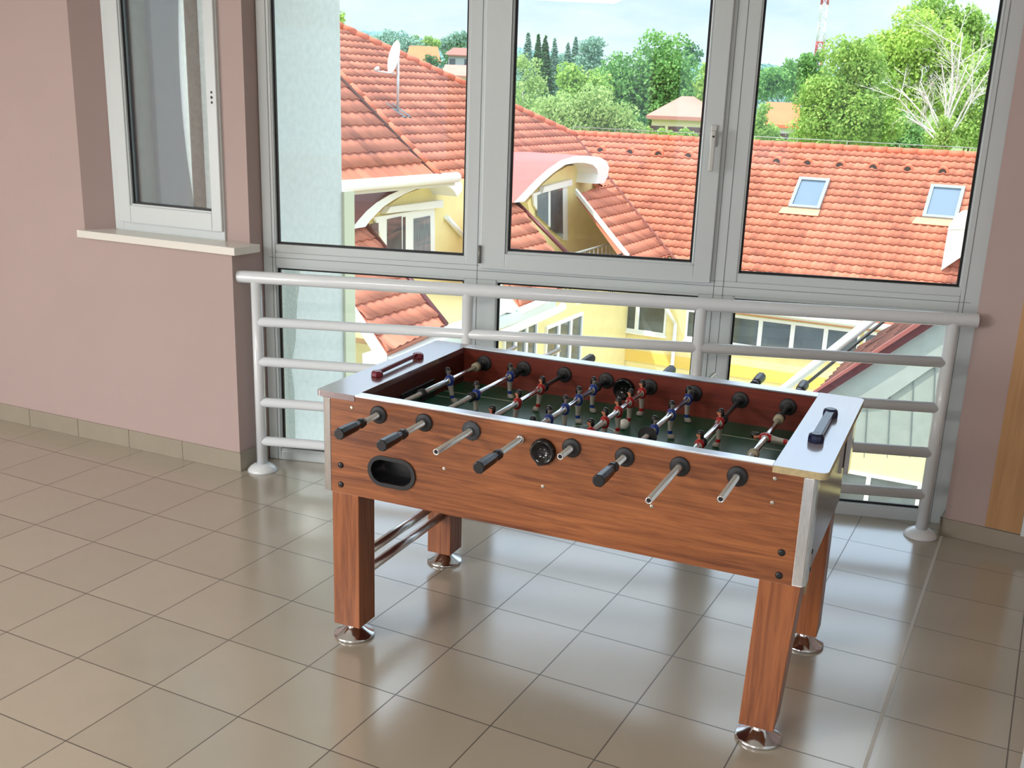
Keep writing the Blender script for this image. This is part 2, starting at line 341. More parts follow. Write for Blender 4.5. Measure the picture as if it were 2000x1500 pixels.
# thin raised joints on the mullions
jm = MB()
for u in (.045, 1.030, 2.095, 2.135, 3.14): member(jm, u, u+.0025, .0, HT, -.0012, .002)
member(jm, .03, 3.17, 1.0055, 1.0075, -.0012, .002)
jm.build('frame_seam', mat('seam_grey', (120, 126, 126), .6), gw)
panes = [(.060, .974, .046, .967, 0), (1.122, 2.036, .046, .967, 0), (2.187, 3.125, .046, .967, 0), (.060, .975, 1.030, HT-.07, .028), (2.192, 3.125, 1.030, HT-.07, .04)]
for a, b, c, d, ex in panes:
    w = .010; e2 = .028 if ex else 0
    bd = MB()     # glazing bead with bevelled inner edge
    if ex:
        member(bd, a, b, c, c+.038, .004, .05); member(bd, a, b, d-.03, d, .004, .05)
        member(bd, a, a+.006, c+.038, d-.03, .004, .05); member(bd, b-.008, b, c+.038, d-.03, .004, .05)
        bd.build('glazing_bead', upvc, gw, bevel=.006)
        a += .006; b -= .008; c += .038; d -= .03
    else:
        member(bd, a, a+.004, c, d, .004, .05); member(bd, b-.004, b, c, d, .004, .05); member(bd, a+.004, b-.004, c, c+.010, .004, .05); member(bd, a+.004, b-.004, d-.010, d, .004, .05)
        bd.build('glazing_bead', upvc, gw, bevel=.003); a += .004; b -= .004; c += .010; d -= .010
    gk = MB()
    member(gk, a, a+w, c, d, .022, .030); member(gk, b-w, b, c, d, .022, .030); member(gk, a+w, b-w, c, c+w, .022, .030); member(gk, a+w, b-w, d-w, d, .022, .030)
    member(gk, a, a+.004, c, d, .034, .05)
    gk.build('gasket', gask, gw)
    gp_ = MB(); member(gp_, a+.002, b-.002, c+.002, d-.002, .0305, .034); gp_.build('glass_pane', glass, gw)
# opening casement (middle), proud of the frame
cs = MB(); a, b, c, d = 1.048, 2.078, 1.022, HT-.045
member(cs, a, a+.112, c, d, -.020, .05); member(cs, b-.076, b, c, d, -.020, .05); member(cs, a+.112, b-.076, c, c+.072, -.020, .05); member(cs, a+.112, b-.076, d-.07, d, -.020, .05)
sash = cs.build('casement', upvc, gw, bevel=.004)
a2, b2, c2, d2 = a+.112, b-.076, c+.072, d-.07
cb_ = MB(); member(cb_, a2, a2+.010, c2, d2, -.012, .04); member(cb_, b2-.010, b2, c2, d2, -.012, .04); member(cb_, a2+.01, b2-.01, c2, c2+.010, -.012, .04); member(cb_, a2+.01, b2-.01, d2-.01, d2, -.012, .04)
cb_.build('glazing_bead', upvc, sash, bevel=.005)
a3, b3, c3, d3 = a2+.01, b2-.01, c2+.01, d2-.01
gk = MB(); w = .010
member(gk, a3, a3+w, c3, d3, .008, .016); member(gk, b3-w, b3, c3, d3, .008, .016); member(gk, a3+w, b3-w, c3, c3+w, .008, .016); member(gk, a3+w, b3-w, d3-w, d3, .008, .016)
gk.build('gasket', gask, sash)
gp_ = MB(); member(gp_, a3+.002, b3-.002, c3+.002, d3-.002, .0165, .020); gp_.build('glass_pane', glass, sash)
# handle of the casement (locked, pointing down) and its hinge
hd = MB(); hd.box((2.026, -.030, 1.600), (2.054, -.020, 1.69)); hd.box((2.029, -.062, 1.640), (2.051, -.030, 1.668)); hd.box((2.029, -.066, 1.50), (2.050, -.050, 1.668))
ho = hd.build('window_handle', mat('handle_white', (205, 208, 205), .35), gw, bevel=.005)
kh = MB(); kh.cyl((2.040, -.0675, 1.644), (2.040, -.0655, 1.644), .0045, n=12); kh.build('key_hole', gask, ho)
hg = MB(); hg.box((1.040, -.028, 1.045), (1.053, -.018, 1.125)); hg.cyl((1.0465, -.030, 1.045), (1.0465, -.030, 1.125), .006, n=12); hg.build('hinge', mat('hinge_grey', (140, 140, 134), .4, .6), gw)
tag(hg and gw, None)

# small window in the niche
sw_ = empty('window_1', wl(0, ND), WYAW); struct(sw_)
f2 = MB(); a, b = nL1, wR; z0, z1 = ZS, 2.45
member(f2, a, a+.052, z0, z1, -.012, .06); member(f2, b-.030, b, z0, z1, -.012, .06); member(f2, a+.052, b-.03, z0, z0+.055, -.012, .06); member(f2, a+.052, b-.03, z1-.05, z1, -.012, .06)
f2.build('frame', upvc, sw_, bevel=.003)
s2 = MB(); a += .040; b -= .004; z0 += .042; z1 -= .04
member(s2, a, a+.074, z0, z1, -.026, .05); member(s2, b-.058, b, z0, z1, -.026, .05); member(s2, a+.074, b-.058, z0, z0+.082, -.026, .05); member(s2, a+.074, b-.058, z1-.075, z1, -.026, .05)
s2o = s2.build('casement', upvc, sw_, bevel=.004)
a += .074; b -= .058; z0 += .082; z1 -= .075
sb = MB(); member(sb, a, a+.006, z0, z1, -.018, .04); member(sb, b-.006, b, z0, z1, -.018, .04); member(sb, a+.006, b-.006, z0, z0+.008, -.018, .04); sb.build('glazing_bead', upvc, s2o, bevel=.002)
gk = MB(); a += .006; b -= .006; z0 += .008; w = .009
member(gk, a, a+w*.6, z0, z1, -.006, .004); member(gk, a+w*1.1, a+w*1.7, z0, z1, .012, .022); member(gk, b-w, b, z0, z1, -.006, .004); member(gk, a+w, b-w, z0, z0+w, -.006, .004)
gk.build('gasket', gask, s2o)
gp_ = MB(); member(gp_, a, b, z0, z1, .005, .009); gp_.build('glass_pane', glass, s2o)
sc = MB()
for dz in (-.022, 0, .022): sc.cyl((-.163, -.0275, 1.72+dz), (-.163, -.0255, 1.72+dz), .0055 if dz else .0065, n=12)
sc.build('screw_hole', gask, s2o)

# plaster wall outside the small window and the wing wall beyond the glazing
XS = -2.6
def shy(px): return onp(px, 300, (XS, 0, 0), (1, 0, 0)).y
ow = MB(); ow.box((XS-.2, .3, -9), (XS, shy(300), 3.2)); ow.box((XS-.2, shy(300), -9), (XS+.05, shy(357), 3.2), 1); ow.box((XS-.2, shy(357), -9), (XS, shy(373), 3.2)); ow.box((XS-.2, shy(412), -9), (XS, shy(440), 3.2))
struct(ow.build('wall_shaft', [mat('rough_plaster', (244, 248, 240), .95, noise=(26, .10), bump=(110, .5, .006)), mat('smooth_white_strip', (252, 253, 255), .4, bump=(120, .4, .004))]))  # smooth white strip set between the rough plaster
rg = MB(); rg.box((XS-.12, shy(372), -9), (XS-.08, shy(413), 3.2)); struct(rg.build('window_3', mat('pebbled_glass', (92, 88, 80), .4, spec=.6, noise=(26, .35), bump=(70, .9, .01))))
wg = MB(); wg.box((.66, .24, -9), (.90, .835, 3.0)); struct(wg.build('wall_wing', ext))
pt = MB()   # rougher render coat left bare along the frame
pt.prism([(.902, .24, -1.5), (.902, .385, -1.5), (.902, .40, .30), (.902, .38, .42), (.902, .42, .55), (.902, .44, .75), (.902, .455, .80), (.902, .47, .92), (.902, .24, .92)], (.006, 0, 0))
struct(pt.build('trim_4', mat('bare_render', (186, 190, 186), .95, bump=(60, .7, .01)))) 
pe = MB(); pe.box((.72, .835, -9), (.915, .925, 1.262)); struct(pe.build('trim_5', mat('pale_post', (226, 226, 200), .7)))

# ================================================================== RAILING
rail_m = mat('white_gloss_paint', (226, 232, 236), .22, coat=.3)
RA = Vector((1.016, .011, 0)); RD = Vector((3.927-1.016, .886-.011, 0)).normalized(); RYAW = math.atan2(RD.y, RD.x)
railing = empty('guard_railing', tuple(RA), RYAW)
tag(railing, 'white tubular steel guard railing on round floor flanges in front of the big window', 'railing')
def rz(z0, z1, u): return z0+(z1-z0)*u/3.04
for i, (zL, zR, r) in enumerate([(.937, .962, .0285), (.731, .779, .023), (.541, .581, .023), (.343, .381, .023), (.150, .190, .023)]):
    m = MB(); u0, u1 = (-.087, 3.135) if i == 0 else (0, 3.04)
    m.cyl((u0, 0, rz(zL, zR, u0)), (u1, 0, rz(zL, zR, u1)), r, n=24); m.build('handrail' if i == 0 else 'rail', rail_m, railing, bevel=.002 if i == 0 else 0)
for u, ft in ((.0, 1), (.995, 1), (2.018, 1), (3.04, 1)):
    m = MB(); m.cyl((u, 0, .0), (u, 0, rz(.937, .962, u)), .025, n=24); m.build('post', rail_m, railing)
    m = MB(); m.lathe([(.071, .0), (.070, .008), (.058, .022), (.040, .033), (.028, .037)], (u, 0, 0), (0, 0, 1), n=32); m.build('floor_flange', rail_m, railing)

# ================================================================== FOOSBALL TABLE
cherry = wood('cherry_laminate', (98, 48, 22), (168, 102, 58), axis=0, rough=.34, fine=1.35)
cherry_leg = wood('cherry_laminate_leg', (100, 48, 22), (162, 96, 54), axis=2, rough=.34, fine=1.35)
inner_wood = wood('shaded_inner_laminate', (92, 34, 22), (124, 50, 34), axis=0, rough=.38)  # weaker light on the inner wood is put into this darker red
inner_wood_y = wood('shaded_inner_laminate_y', (70, 26, 20), (94, 38, 30), axis=1, rough=.38)  # same wood, with deeper shade in the colour for the inner ends
capl = wood('brown_cap_laminate', (104, 72, 72), (122, 88, 84), axis=1, rough=.2, spec=1.0)
capl.node_tree.nodes['Principled BSDF'].inputs['Coat Weight'].default_value = 1.0; capl.node_tree.nodes['Principled BSDF'].inputs['Coat Roughness'].default_value = .12; capl.node_tree.nodes['Principled BSDF'].inputs['Coat IOR'].default_value = 1.7
capr = mat('sky_tinted_laminate', (170, 164, 178), .2, spec=1.0, coat=1, noise=(30, .04, (1, .1, 1)))  # pale lavender base holds the sky's reflection on the ledge
mdf = mat('bare_fibreboard', (186, 168, 128), .8, noise=(90, .12))
alu = mat('aluminium_strip', (214, 216, 222), .28, 1.0)
chrome = mat('chrome', (220, 222, 226), .12, 1.0, bump=(14, .06, .004))
chrome_s = mat('scratched_chrome', (206, 206, 206), .2, 1.0, noise=(60, .12, (8, 8, .6)), bump=(40, .15, .002))
blackp = mat('black_plastic', (20, 20, 23), .28)
rubber = mat('black_rubber', (34, 35, 38), .55)
felt = mat('green_playfield', (26, 78, 54), .34, noise=(14, .12))
linem = mat('field_line', (196, 200, 180), .4)
T = empty('foosball_table', (2.2356, -1.1397, 0), .0581)
tag(T, 'cherry wood foosball table with eight chrome rods of red and blue players', 'table')
ZT = .867; BW = .814
def oval(cx, cz, hx, hz, y, n=12):
    r = []; 
    for i in range(2*n):
        t = pi*i/(n-1) if i < n else pi+pi*(i-n)/(n-1)
        sx_ = cx-(hx-hz) if i < n else cx+(hx-hz)
        r.append((sx_-hz*sin(t), y, cz+hz*cos(t)) if i < n else (sx_-hz*sin(t), y, cz+hz*cos(t)))
    return r
ov = oval(.2755, .634, .080, .045, 0)
front = MB(); front.holed([(.050, 0, .531), (1.532, 0, .531), (1.532, 0, .846), (1.446, 0, .846), (1.446, 0, .862), (.142, 0, .862), (.142, 0, .846), (.050, 0, .846)], [ov], (0, .034, 0))
front.build('front_panel', cherry, T)
for ya, yb in ((.0345, .0375), (.764, .767)):
    ib = MB(); ib.box((.143, ya, .715), (1.441, yb, .861)); ib.build('inner_lining', inner_wood, T)
bk = MB(); bk.box((.05, .768, .531), (1.532, .812, .862)); bk.build('back_panel', inner_wood, T, bevel=.001)
for x0, x1, nm in ((.046, .062, 'l'), (1.532, 1.556, 'r')):
    m = MB(); m.box((x0, .036, .520), (x1, .772, .846)); m.build('end_panel', mat('dark_end_laminate', (96, 66, 46), .22, spec=.6, noise=(12, .1, (1, .1, 4))), T, bevel=.001)
for x0, x1 in ((.118, .142), (1.442, 1.462)):
    m = MB(); m.box((x0, .036, .70), (x1, .768, .846)); m.build('inner_end_wall', inner_wood_y, T)
m = MB(); m.box((.06, .036, .530), (1.53, .768, .545)); m.build('base_board', inner_wood, T)
# aluminium strips on the long edges
m = MB(); m.box((.1425, -.001, .862), (1.4455, .038, .8675)); m.build('edge_strip', alu, T, bevel=.0008)
m = MB(); m.box((.1425, .764, .862), (1.4455, .8145, .8675)); m.build('edge_strip', alu, T, bevel=.0008)
# end ledges
def rounded(x0, x1, y0, y1, r, corners, z, n=6):
    pts = []
    for (cx, cy, a0, k) in ((x0, y0, pi, 0), (x1, y0, 1.5*pi, 1), (x1, y1, 0, 2), (x0, y1, .5*pi, 3)):
        rr = r if k in corners else .001
        ox = cx+rr if k in (0, 3) else cx-rr; oy = cy+rr if k in (0, 1) else cy-rr
        for i in range(n+1):
            t = a0+.5*pi*i/n; pts.append((ox+rr*cos(t), oy+rr*sin(t), z))
    return pts
m = MB(); m.prism(rounded(0, .142, -.002, .814, .012, (0, 3), .847), (0, 0, .020)); m.build('end_ledge', [capl], T, bevel=.001)
m = MB(); m.prism(rounded(1.446, 1.590, -.004, .820, .022, (1, 2), .8472), (0, 0, .0198), 0, 1); o = m.build('end_ledge', [capr, mdf], T)
o['label'] = 'pale worn end ledge with bare beige edge'
# playfield with markings
m = MB(); m.box((.142, .0375, .725), (1.442, .764, .735))
def line(x0, y0, x1, y1, w=.004):
    m.box((min(x0, x1)-w/2, min(y0, y1)-w/2, .7353), (max(x0, x1)+w/2, max(y0, y1)+w/2, .7357), 1)
cx, cy = .792, .401
for sg in (-1, 1):
    xe = cx+sg*.645
    line(xe, cy-.205, cx+sg*.365, cy-.205); line(xe, cy+.205, cx+sg*.365, cy+.205); line(cx+sg*.365, cy-.205, cx+sg*.365, cy+.205)
    line(xe, cy-.135, cx+sg*.53, cy-.135); line(xe, cy+.135, cx+sg*.53, cy+.135); line(cx+sg*.53, cy-.135, cx+sg*.53, cy+.135)
line(cx, .04, cx, .76)
vs = []; fs = []
for i in range(48):
    t = 2*pi*i/48; vs += [(cx+.083*cos(t), cy+.083*sin(t), .7357), (cx+.089*cos(t), cy+.089*sin(t), .7357)]
for i in range(48): j = (i+1) % 48; fs.append((2*i, 2*i+1, 2*j+1, 2*j))
m.add(vs, fs, 1); m.build('playfield', [felt, linem], T)
# goals inside both ends
for x0, x1 in ((.142, .147), (1.437, 1.442)):
    m = MB(); m.box((x0, .285, .737), (x1, .525, .800)); g_ = m.build('goal', blackp, T, bevel=.002)
# corner trims (chrome channels)
def trim(pts, z0, z1):
    m = MB(); m.prism([(x, y, z0) for x, y in pts], (0, 0, z1-z0)); return m.build('corner_trim', chrome_s, T, bevel=.002)
trim([(.022, .004), (.050, -.003), (.052, .001), (.052, .004), (.030, .008), (.026, .04), (.022, .04)], .531, .846)
trim([(1.530, -.003), (1.560, -.003), (1.567, .006), (1.567, .050), (1.563, .050), (1.562, .010), (1.530, .001)], .533, .846)
trim([(.022, .775), (.026, .775), (.028, .808), (.05, .812), (.05, .816), (.022, .812)], .531, .846)
o = trim([(1.558, .745), (1.574, .745), (1.574, .812), (1.550, .8145), (1.550, .8125), (1.570, .808), (1.570, .749), (1.558, .749)], .620, .846)
# legs with chrome feet
def leg(bc, tc, w0, w1, z0, foot):
    m = MB(); a, b = w0/2, w1/2
    m.hexa([(bc[0]-a, bc[1]-a, z0), (bc[0]+a, bc[1]-a, z0), (bc[0]+a, bc[1]+a, z0), (bc[0]-a, bc[1]+a, z0)],
           [(tc[0]-b, tc[1]-b, .5305), (tc[0]+b, tc[1]-b, .5305), (tc[0]+b, tc[1]+b, .5305), (tc[0]-b, tc[1]+b, .5305)])
    lo = m.build('leg', cherry_leg, T, bevel=.0015)
    f = MB(); f.lathe([(.066, 0), (.069, .004), (.0685, .009), (.064, .012), (.045, .022), (.030, .034), (.022, .045), (.020, z0+.002)], (foot[0], foot[1], 0), (0, 0, 1), n=40)
    f.build('foot', chrome, lo)
leg((.102, .051), (.102, .051), .099, .099, .055, (.102, .048))
leg((1.476, .060), (1.4985, .058), .100, .113, .064, (1.478, .066))
leg((.102, .710), (.102, .710), .099, .099, .055, (.100, .716))
leg((1.500, .700), (1.4985, .700), .100, .100, .060, (1.504, .700))
for z in (.262, .2135):
    m = MB(); m.cyl((.090 if z > .25 else .110, .100, z), (.090 if z > .25 else .110, .662, z), .0165, n=20); m.build('stretcher', mat('brushed_steel', (226, 226, 228), .26, 1.0, noise=(40, .08, (6, .6, 6))), T)
m = MB(); m.cyl((1.5505, .150, .470), (1.5525, .150, .470), .025, n=24); m.build('cap', mdf, T)
# bolts and screws
for x, z in ((.087, .626), (.087, .560), (1.494, .622), (1.494, .554)):
    m = MB(); m.lathe([(.0105, 0), (.0100, .002), (.007, .004), (.003, .0045)], (x, 0, z), (0, -1, 0), n=16); m.build('bolt', blackp, T)
for y, z in ((.10, .60), (.10, .545)):
    m = MB(); m.lathe([(.0085, 0), (.008, .006), (.006, .009)], (1.556, y, z), (1, 0, 0), n=16); m.build('bolt', blackp, T)
for x, z in ((.130, .825), (.460, .680), (.788, .683), (1.455, .829), (1.455, .760), (1.122, .685)):
    m = MB(); m.lathe([(.0062, 0), (.005, .0014), (.0015, .0008)], (x, 0, z), (0, -1, 0), n=14); m.build('screw', mat('zinc', (190, 184, 170), .3, 1.0), T)
# ball return cup
m = MB(); o1 = oval(.2755, .634, .086, .051, -.006); i1 = oval(.2755, .634, .073, .038, -.006)
m.holed(o1, [i1], (0, .0058, 0)); rr = m.build('ball_return', rubber, T, bevel=.001)
m = MB(); n = len(i1); outer_ = [(p[0], .001, p[2]) for p in i1]; inner_ = [(.2755+(p[0]-.2755)*.86, .060, .634+(p[2]-.634)*.80) for p in i1]
m.add(outer_+inner_, [(i, (i+1) % n, n+(i+1) % n, n+i) for i in range(n)], 0, True); m.add(inner_, [tuple(range(n))], 0); m.build('cup', blackp, rr)
# serving cups: front and back
def serve(y, s):
    m = MB(); m.lathe([(.0, -.026), (.012, -.024), (.022, -.016), (.028, -.004), (.031, .004), (.037, .006), (.0385, .003), (.038, 0)], (.785, y, .792), (0, s, 0), n=32, close=False)
    m.lathe([(.038, 0), (.0385, .0015)], (.785, y, .792), (0, s, 0), n=32)
    return m
m = MB(); m.lathe([(.0, .003), (.008, .0035), (.017, .006), (.025, .011), (.031, .0165), (.0355, .0165), (.039, .010), (.040, 0)], (.785, 0, .792), (0, -1, 0), n=40, close=False)
sc1 = m.build('serving_cup', mat('gloss_black_plastic', (14, 14, 16), .06), T)
m = MB(); m.prism([(.760, -.001, .763), (.772, -.001, .746), (.790, -.001, .752), (.806, -.001, .757)], (0, -.006, 0)); m.build('cup_lip', blackp, sc1)
m = MB(); m.lathe([(.0, .003), (.008, .0035), (.017, .006), (.025, .011), (.031, .0165), (.0355, .0165), (.039, .010), (.040, 0)], (.779, .764, .797), (0, -1, 0), n=40, close=False); m.build('serving_cup', MATS['gloss_black_plastic'], T)

# ---- rods, players, grips, bumpers, bearings
skin = mat('painted_skin', (196, 128, 96), .4); hair = mat('painted_hair', (26, 24, 24), .35); grey = mat('grey_plastic', (122, 118, 110), .4)
shorts = mat('white_shorts', (176, 170, 160), .4); red = mat('red_shirt', (168, 26, 30), .3); blue = mat('blue_shirt', (26, 58, 142), .3)
def player(team, parent, y, rot=0):
    shirt = red if team == 'red' else blue; face = skin if team == 'red' else grey; s = -1 if team == 'red' else 1
    S = lambda x: s*x
    m = MB()
    m.loft([(-.081, S(.006), 0, .009, .0068, 3), (-.079, S(.006), 0, .0125, .0078, 3), (-.070, S(.004), 0, .0115, .0075, 3), (-.0655, S(.001), 0, .0075, .0072, 0), (-.059, 0, 0, .0078, .0080, 0), (-.0545, 0, 0, .0076, .0082, 3),
            (-.042, 0, 0, .0076, .0088, 3), (-.030, 0, 0, .0088, .0108, 3), (-.0185, 0, 0, .0100, .0130, 0), (-.0125, 0, 0, .0135, .0150, 0), (0, 0, 0, .0150, .0155, 0), (.010, 0, 0, .0135, .0155, 0), (.0165, 0, 0, .0090, .0130, 0),
            (.0185, 0, 0, .0052, .0062, 1), (.0215, 0, 0, .0055, .0058, 1), (.025, S(.001), 0, .0082, .0072, 1), (.030, S(.0015), 0, .0095, .0080, 1), (.0345, S(.0005), 0, .0100, .0086, 2), (.040, -S(.001), 0, .0098, .0086, 2), (.044, -S(.001), 0, .0075, .0064, 2), (.0462, -S(.001), 0, .003, .0028, 2)], 16)
    m.loft([(.0275, S(.0085), 0, .0022, .0016, 1), (.031, S(.0105), 0, .0024, .0016, 1), (.0335, S(.0090), 0, .0015, .0012, 1)], 8)   # nose
    m.loft([(.021, -S(.006), 0, .004, .0066, 2), (.028, -S(.0055), 0, .0062, .0082, 2), (.036, -S(.004), 0, .0068, .0084, 2), (.043, -S(.002), 0, .0055, .006, 2)], 12)  # hair at the back
    for sy in (-1, 1): m.loft([(-.010, 0, sy*.0150, .0045, .0022, 0), (.002, 0, sy*.0165, .0055, .0030, 0), (.012, 0, sy*.0150, .0045, .0026, 0)], 8)  # arms held to the body
    m.cyl((0, -.0168, 0), (0, -.0145, 0), .0125, n=16, mi=3); m.cyl((0, .0145, 0), (0, .0168, 0), .0125, n=16, mi=3)
    o = m.build('player', [shirt, face, hair, shorts], parent); o.location = (0, y, 0); o.rotation_euler = (0, rot, 0)
    if team == 'red': o['label'] = 'red shirted player figure'
    else: o['label'] = 'blue shirted player figure'
    return o
def grip(parent, y, s):
    """octagonal handle whose outer end is at y; s=+1 when the rod leaves towards +y"""
    m = MB(); m.lathe([(.0165, 0), (.0185, .003), (.0185, .030), (.0172, .085), (.0150, .098), (.0118, .104), (.0118, .112), (.0155, .116), (.0165, .124), (.0150, .134), (.0110, .140)], (0, y, 0), (0, s, 0), n=8, smooth=False)
    return m.build('handle', blackp, parent, bevel=.0012)
def bumper(parent, y, r=.0165, w=.022, m_=None, name='bumper'):
    m = MB(); m.lathe([(r*.75, 0), (r, w*.15), (r*.86, w*.35), (r, w*.5), (r*.86, w*.7), (r, w*.85), (r*.75, w)], (0, y-w/2, 0), (0, 1, 0), n=20)
    return m.build(name, m_ or rubber, parent)
cream = mat('cream_plastic', (176, 168, 142), .45)
rods = [
 (-.227, 1.051, 'f', 'blue', [(.478, -.20)], [(.276, 'b'), (.690, 'c'), (.715, 'b')]),
 (-.256, 1.120, 'f', 'blue', [(.640, 0), (.362, 0)], [(.323, 'b'), (.680, 'b')]),
 (-.228, 1.051, 'b', 'red', [(.539, .12), (.338, .10), (.136, .12)], [(.566, 'b')]),
 (-.287, .930, 'f', 'blue', [(.626, .02), (.482, 0), (.359, 0), (.219, 0), (.092, 0)], [(.660, 'b')]),
 (-.092, 1.044, 'b', 'red', [(.674, -.04), (.542, 0), (.418, -.05), (.288, -.02), (.160, -.05)], [(.705, 'b')]),
 (-.224, 1.050, 'f', 'blue', [(.682, .0), (.476, 0), (.286, 0)], [(.235, 'B'), (.712, 'b')]),
 (-.295, 1.117, 'b', 'red', [(.468, 0), (.211, 0)], [(.505, 'b'), (.235, 'b')]),
 (-.196, 1.094, 'b', 'red', [(.385, -1.52)], [(.595, 'c'), (.622, 'b'), (.206, 'c')]),
]
for k, (y0, y1, side, team, pls, bms) in enumerate(rods):
    x = .229+.1608*k; r = .0093
    m = MB(); a, b = y0, y1
    if side == 'f': a += .10
    else: b -= .10
    m.lathe([(r, a), (r, b), (r*.68, b), (r*.68, a), (r, a)], (0, 0, 0), (0, 1, 0), n=20, close=False)
    m.lathe([(r*.3, a+.02), (r*.69, a+.0201)], (0, 0, 0), (0, 1, 0), n=20)      # dark plug inside the tube, put in where the bore is only shaded
    rod = m.build('player_rod', chrome, T, loc=(x, 0, .818))
    if side == 'f': grip(rod, y0, 1); pl = MB(); pl.cyl((0, b-.012, 0), (0, b-.010, 0), r*.68, n=16); pl.build('bore_shade', gask, rod)  # black disc paints the shade inside the open tube end
    else: grip(rod, y1, -1); pl = MB(); pl.cyl((0, a+.004, 0), (0, a+.006, 0), r*.68, n=16); pl.build('bore_shade', gask, rod)  # same black disc for the shaded bore at the front end
    for y, rt in pls: player(team, rod, y, rt)
    for y, c in bms:
        if c == 'B':
            m = MB(); m.lathe([(.030, 0), (.0295, .004), (.024, .012), (.018, .022), (.016, .030), (.017, .036), (.012, .042)], (0, y-.02, 0), (0, 1, 0), n=24); m.build('bumper', rubber, rod)
        else: bumper(rod, y, m_=cream if c == 'c' else None)
    # bearings in both long panels
    for yy, s in ((0, -1), (.764, -1)):
        m = MB(); n_ = 10 if (k == 2 and yy == 0) else 32; R = .031 if k == 2 and yy == 0 else .0285
        if k == 3 and yy == 0:
            m.lathe([(.0088, .010), (.0125, .009), (.0140, .004), (.0130, 0)], (x, yy, .818), (0, s, 0), n=24, close=False); m.build('bearing', chrome, T)['label'] = 'bare metal bearing missing its black flange'; continue
        m.lathe([(.0088, .014), (.0135, .0135), (.0150, .009), (.0195, .0075), (R-.003, .0070), (R, .0045), (R, 0)], (x, yy, .818), (0, s, 0), n=n_, close=False, smooth=n_ > 12)
        m.build('bearing', mat('grey_plastic_flange', (58, 62, 68), .5) if n_ == 10 else rubber, T)
# pull handles on the ledges
crim = mat('crimson_plastic', (112, 14, 34), .22); navy = mat('navy_plastic', (16, 24, 58), .2)
m = MB()
for y in (.235, .528): m.lathe([(.020, 0), (.021, .004), (.019, .015), (.014, .019), (.005, .020)], (.082 if y < .3 else .076, y, .867), (0, 0, 1), n=8, smooth=False)
m.hexa([(.0775, .245, .873), (.0905, .245, .873), (.0800, .52, .873), (.0720, .52, .873)], [(.0785, .245, .887), (.0895, .245, .887), (.0790, .52, .887), (.0730, .52, .887)])
m.build('bar_handle', crim, T, bevel=.002)
m = MB()
for y in (.262, .545): m.lathe([(.0235, 0), (.0235, .012), (.0215, .022), (.015, .026), (.005, .027)], (1.517, y, .867), (0, 0, 1), n=10, smooth=False)
m.box((1.504, .27, .873), (1.530, .537, .889), 0); o = m.build('bar_handle', navy, T, bevel=.002); o['label'] = 'navy blue bar handle'
# the ball
m = MB(); m.lathe([(.0175*sin(pi*i/16)+1e-5, -.0175*cos(pi*i/16)) for i in range(17)], (0, 0, 0), (0, 0, 1), n=32)
p = Matrix.Rotation(.0581, 4, 'Z') @ Vector((.871, .495, 0)); ball = m.build('foosball', mat('white_ball', (236, 234, 226), .35), loc=(2.2356+p.x, -1.1397+p.y, .7358+.0175))
tag(ball, 'small white ball lying on the green playfield between red players', 'ball')

# ================================================================== COURTYARD BUILDINGS
clay = tile_mat('clay_tiles', (150, 84, 64), (190, 112, 84), (208, 130, 102))
ridge_m = mat('clay_ridge', (206, 110, 78), .75, noise=(6, .12))
yellow = mat('yellow_render', (238, 220, 156), .9, noise=(3, .04)); ydeep = mat('deep_yellow_band', (234, 198, 98), .9)
wht = mat('white_trim', (236, 236, 230), .5); dark = mat('dark_vent_shade', (60, 48, 42), .9)
redm = mat('red_sheet_metal', (196, 92, 84), .5, noise=(3, .06)); darkred = mat('dark_red_fascia', (92, 30, 34), .45)
winm = mat('window_glass_far', (74, 84, 88), .04, spec=1.0, noise=(1.2, .5)); curt = mat('curtain_glass', (112, 128, 134), .06, spec=1.0, noise=(9, .3, (6, 6, .4)))
iron = mat('black_iron', (44, 44, 46), .5)

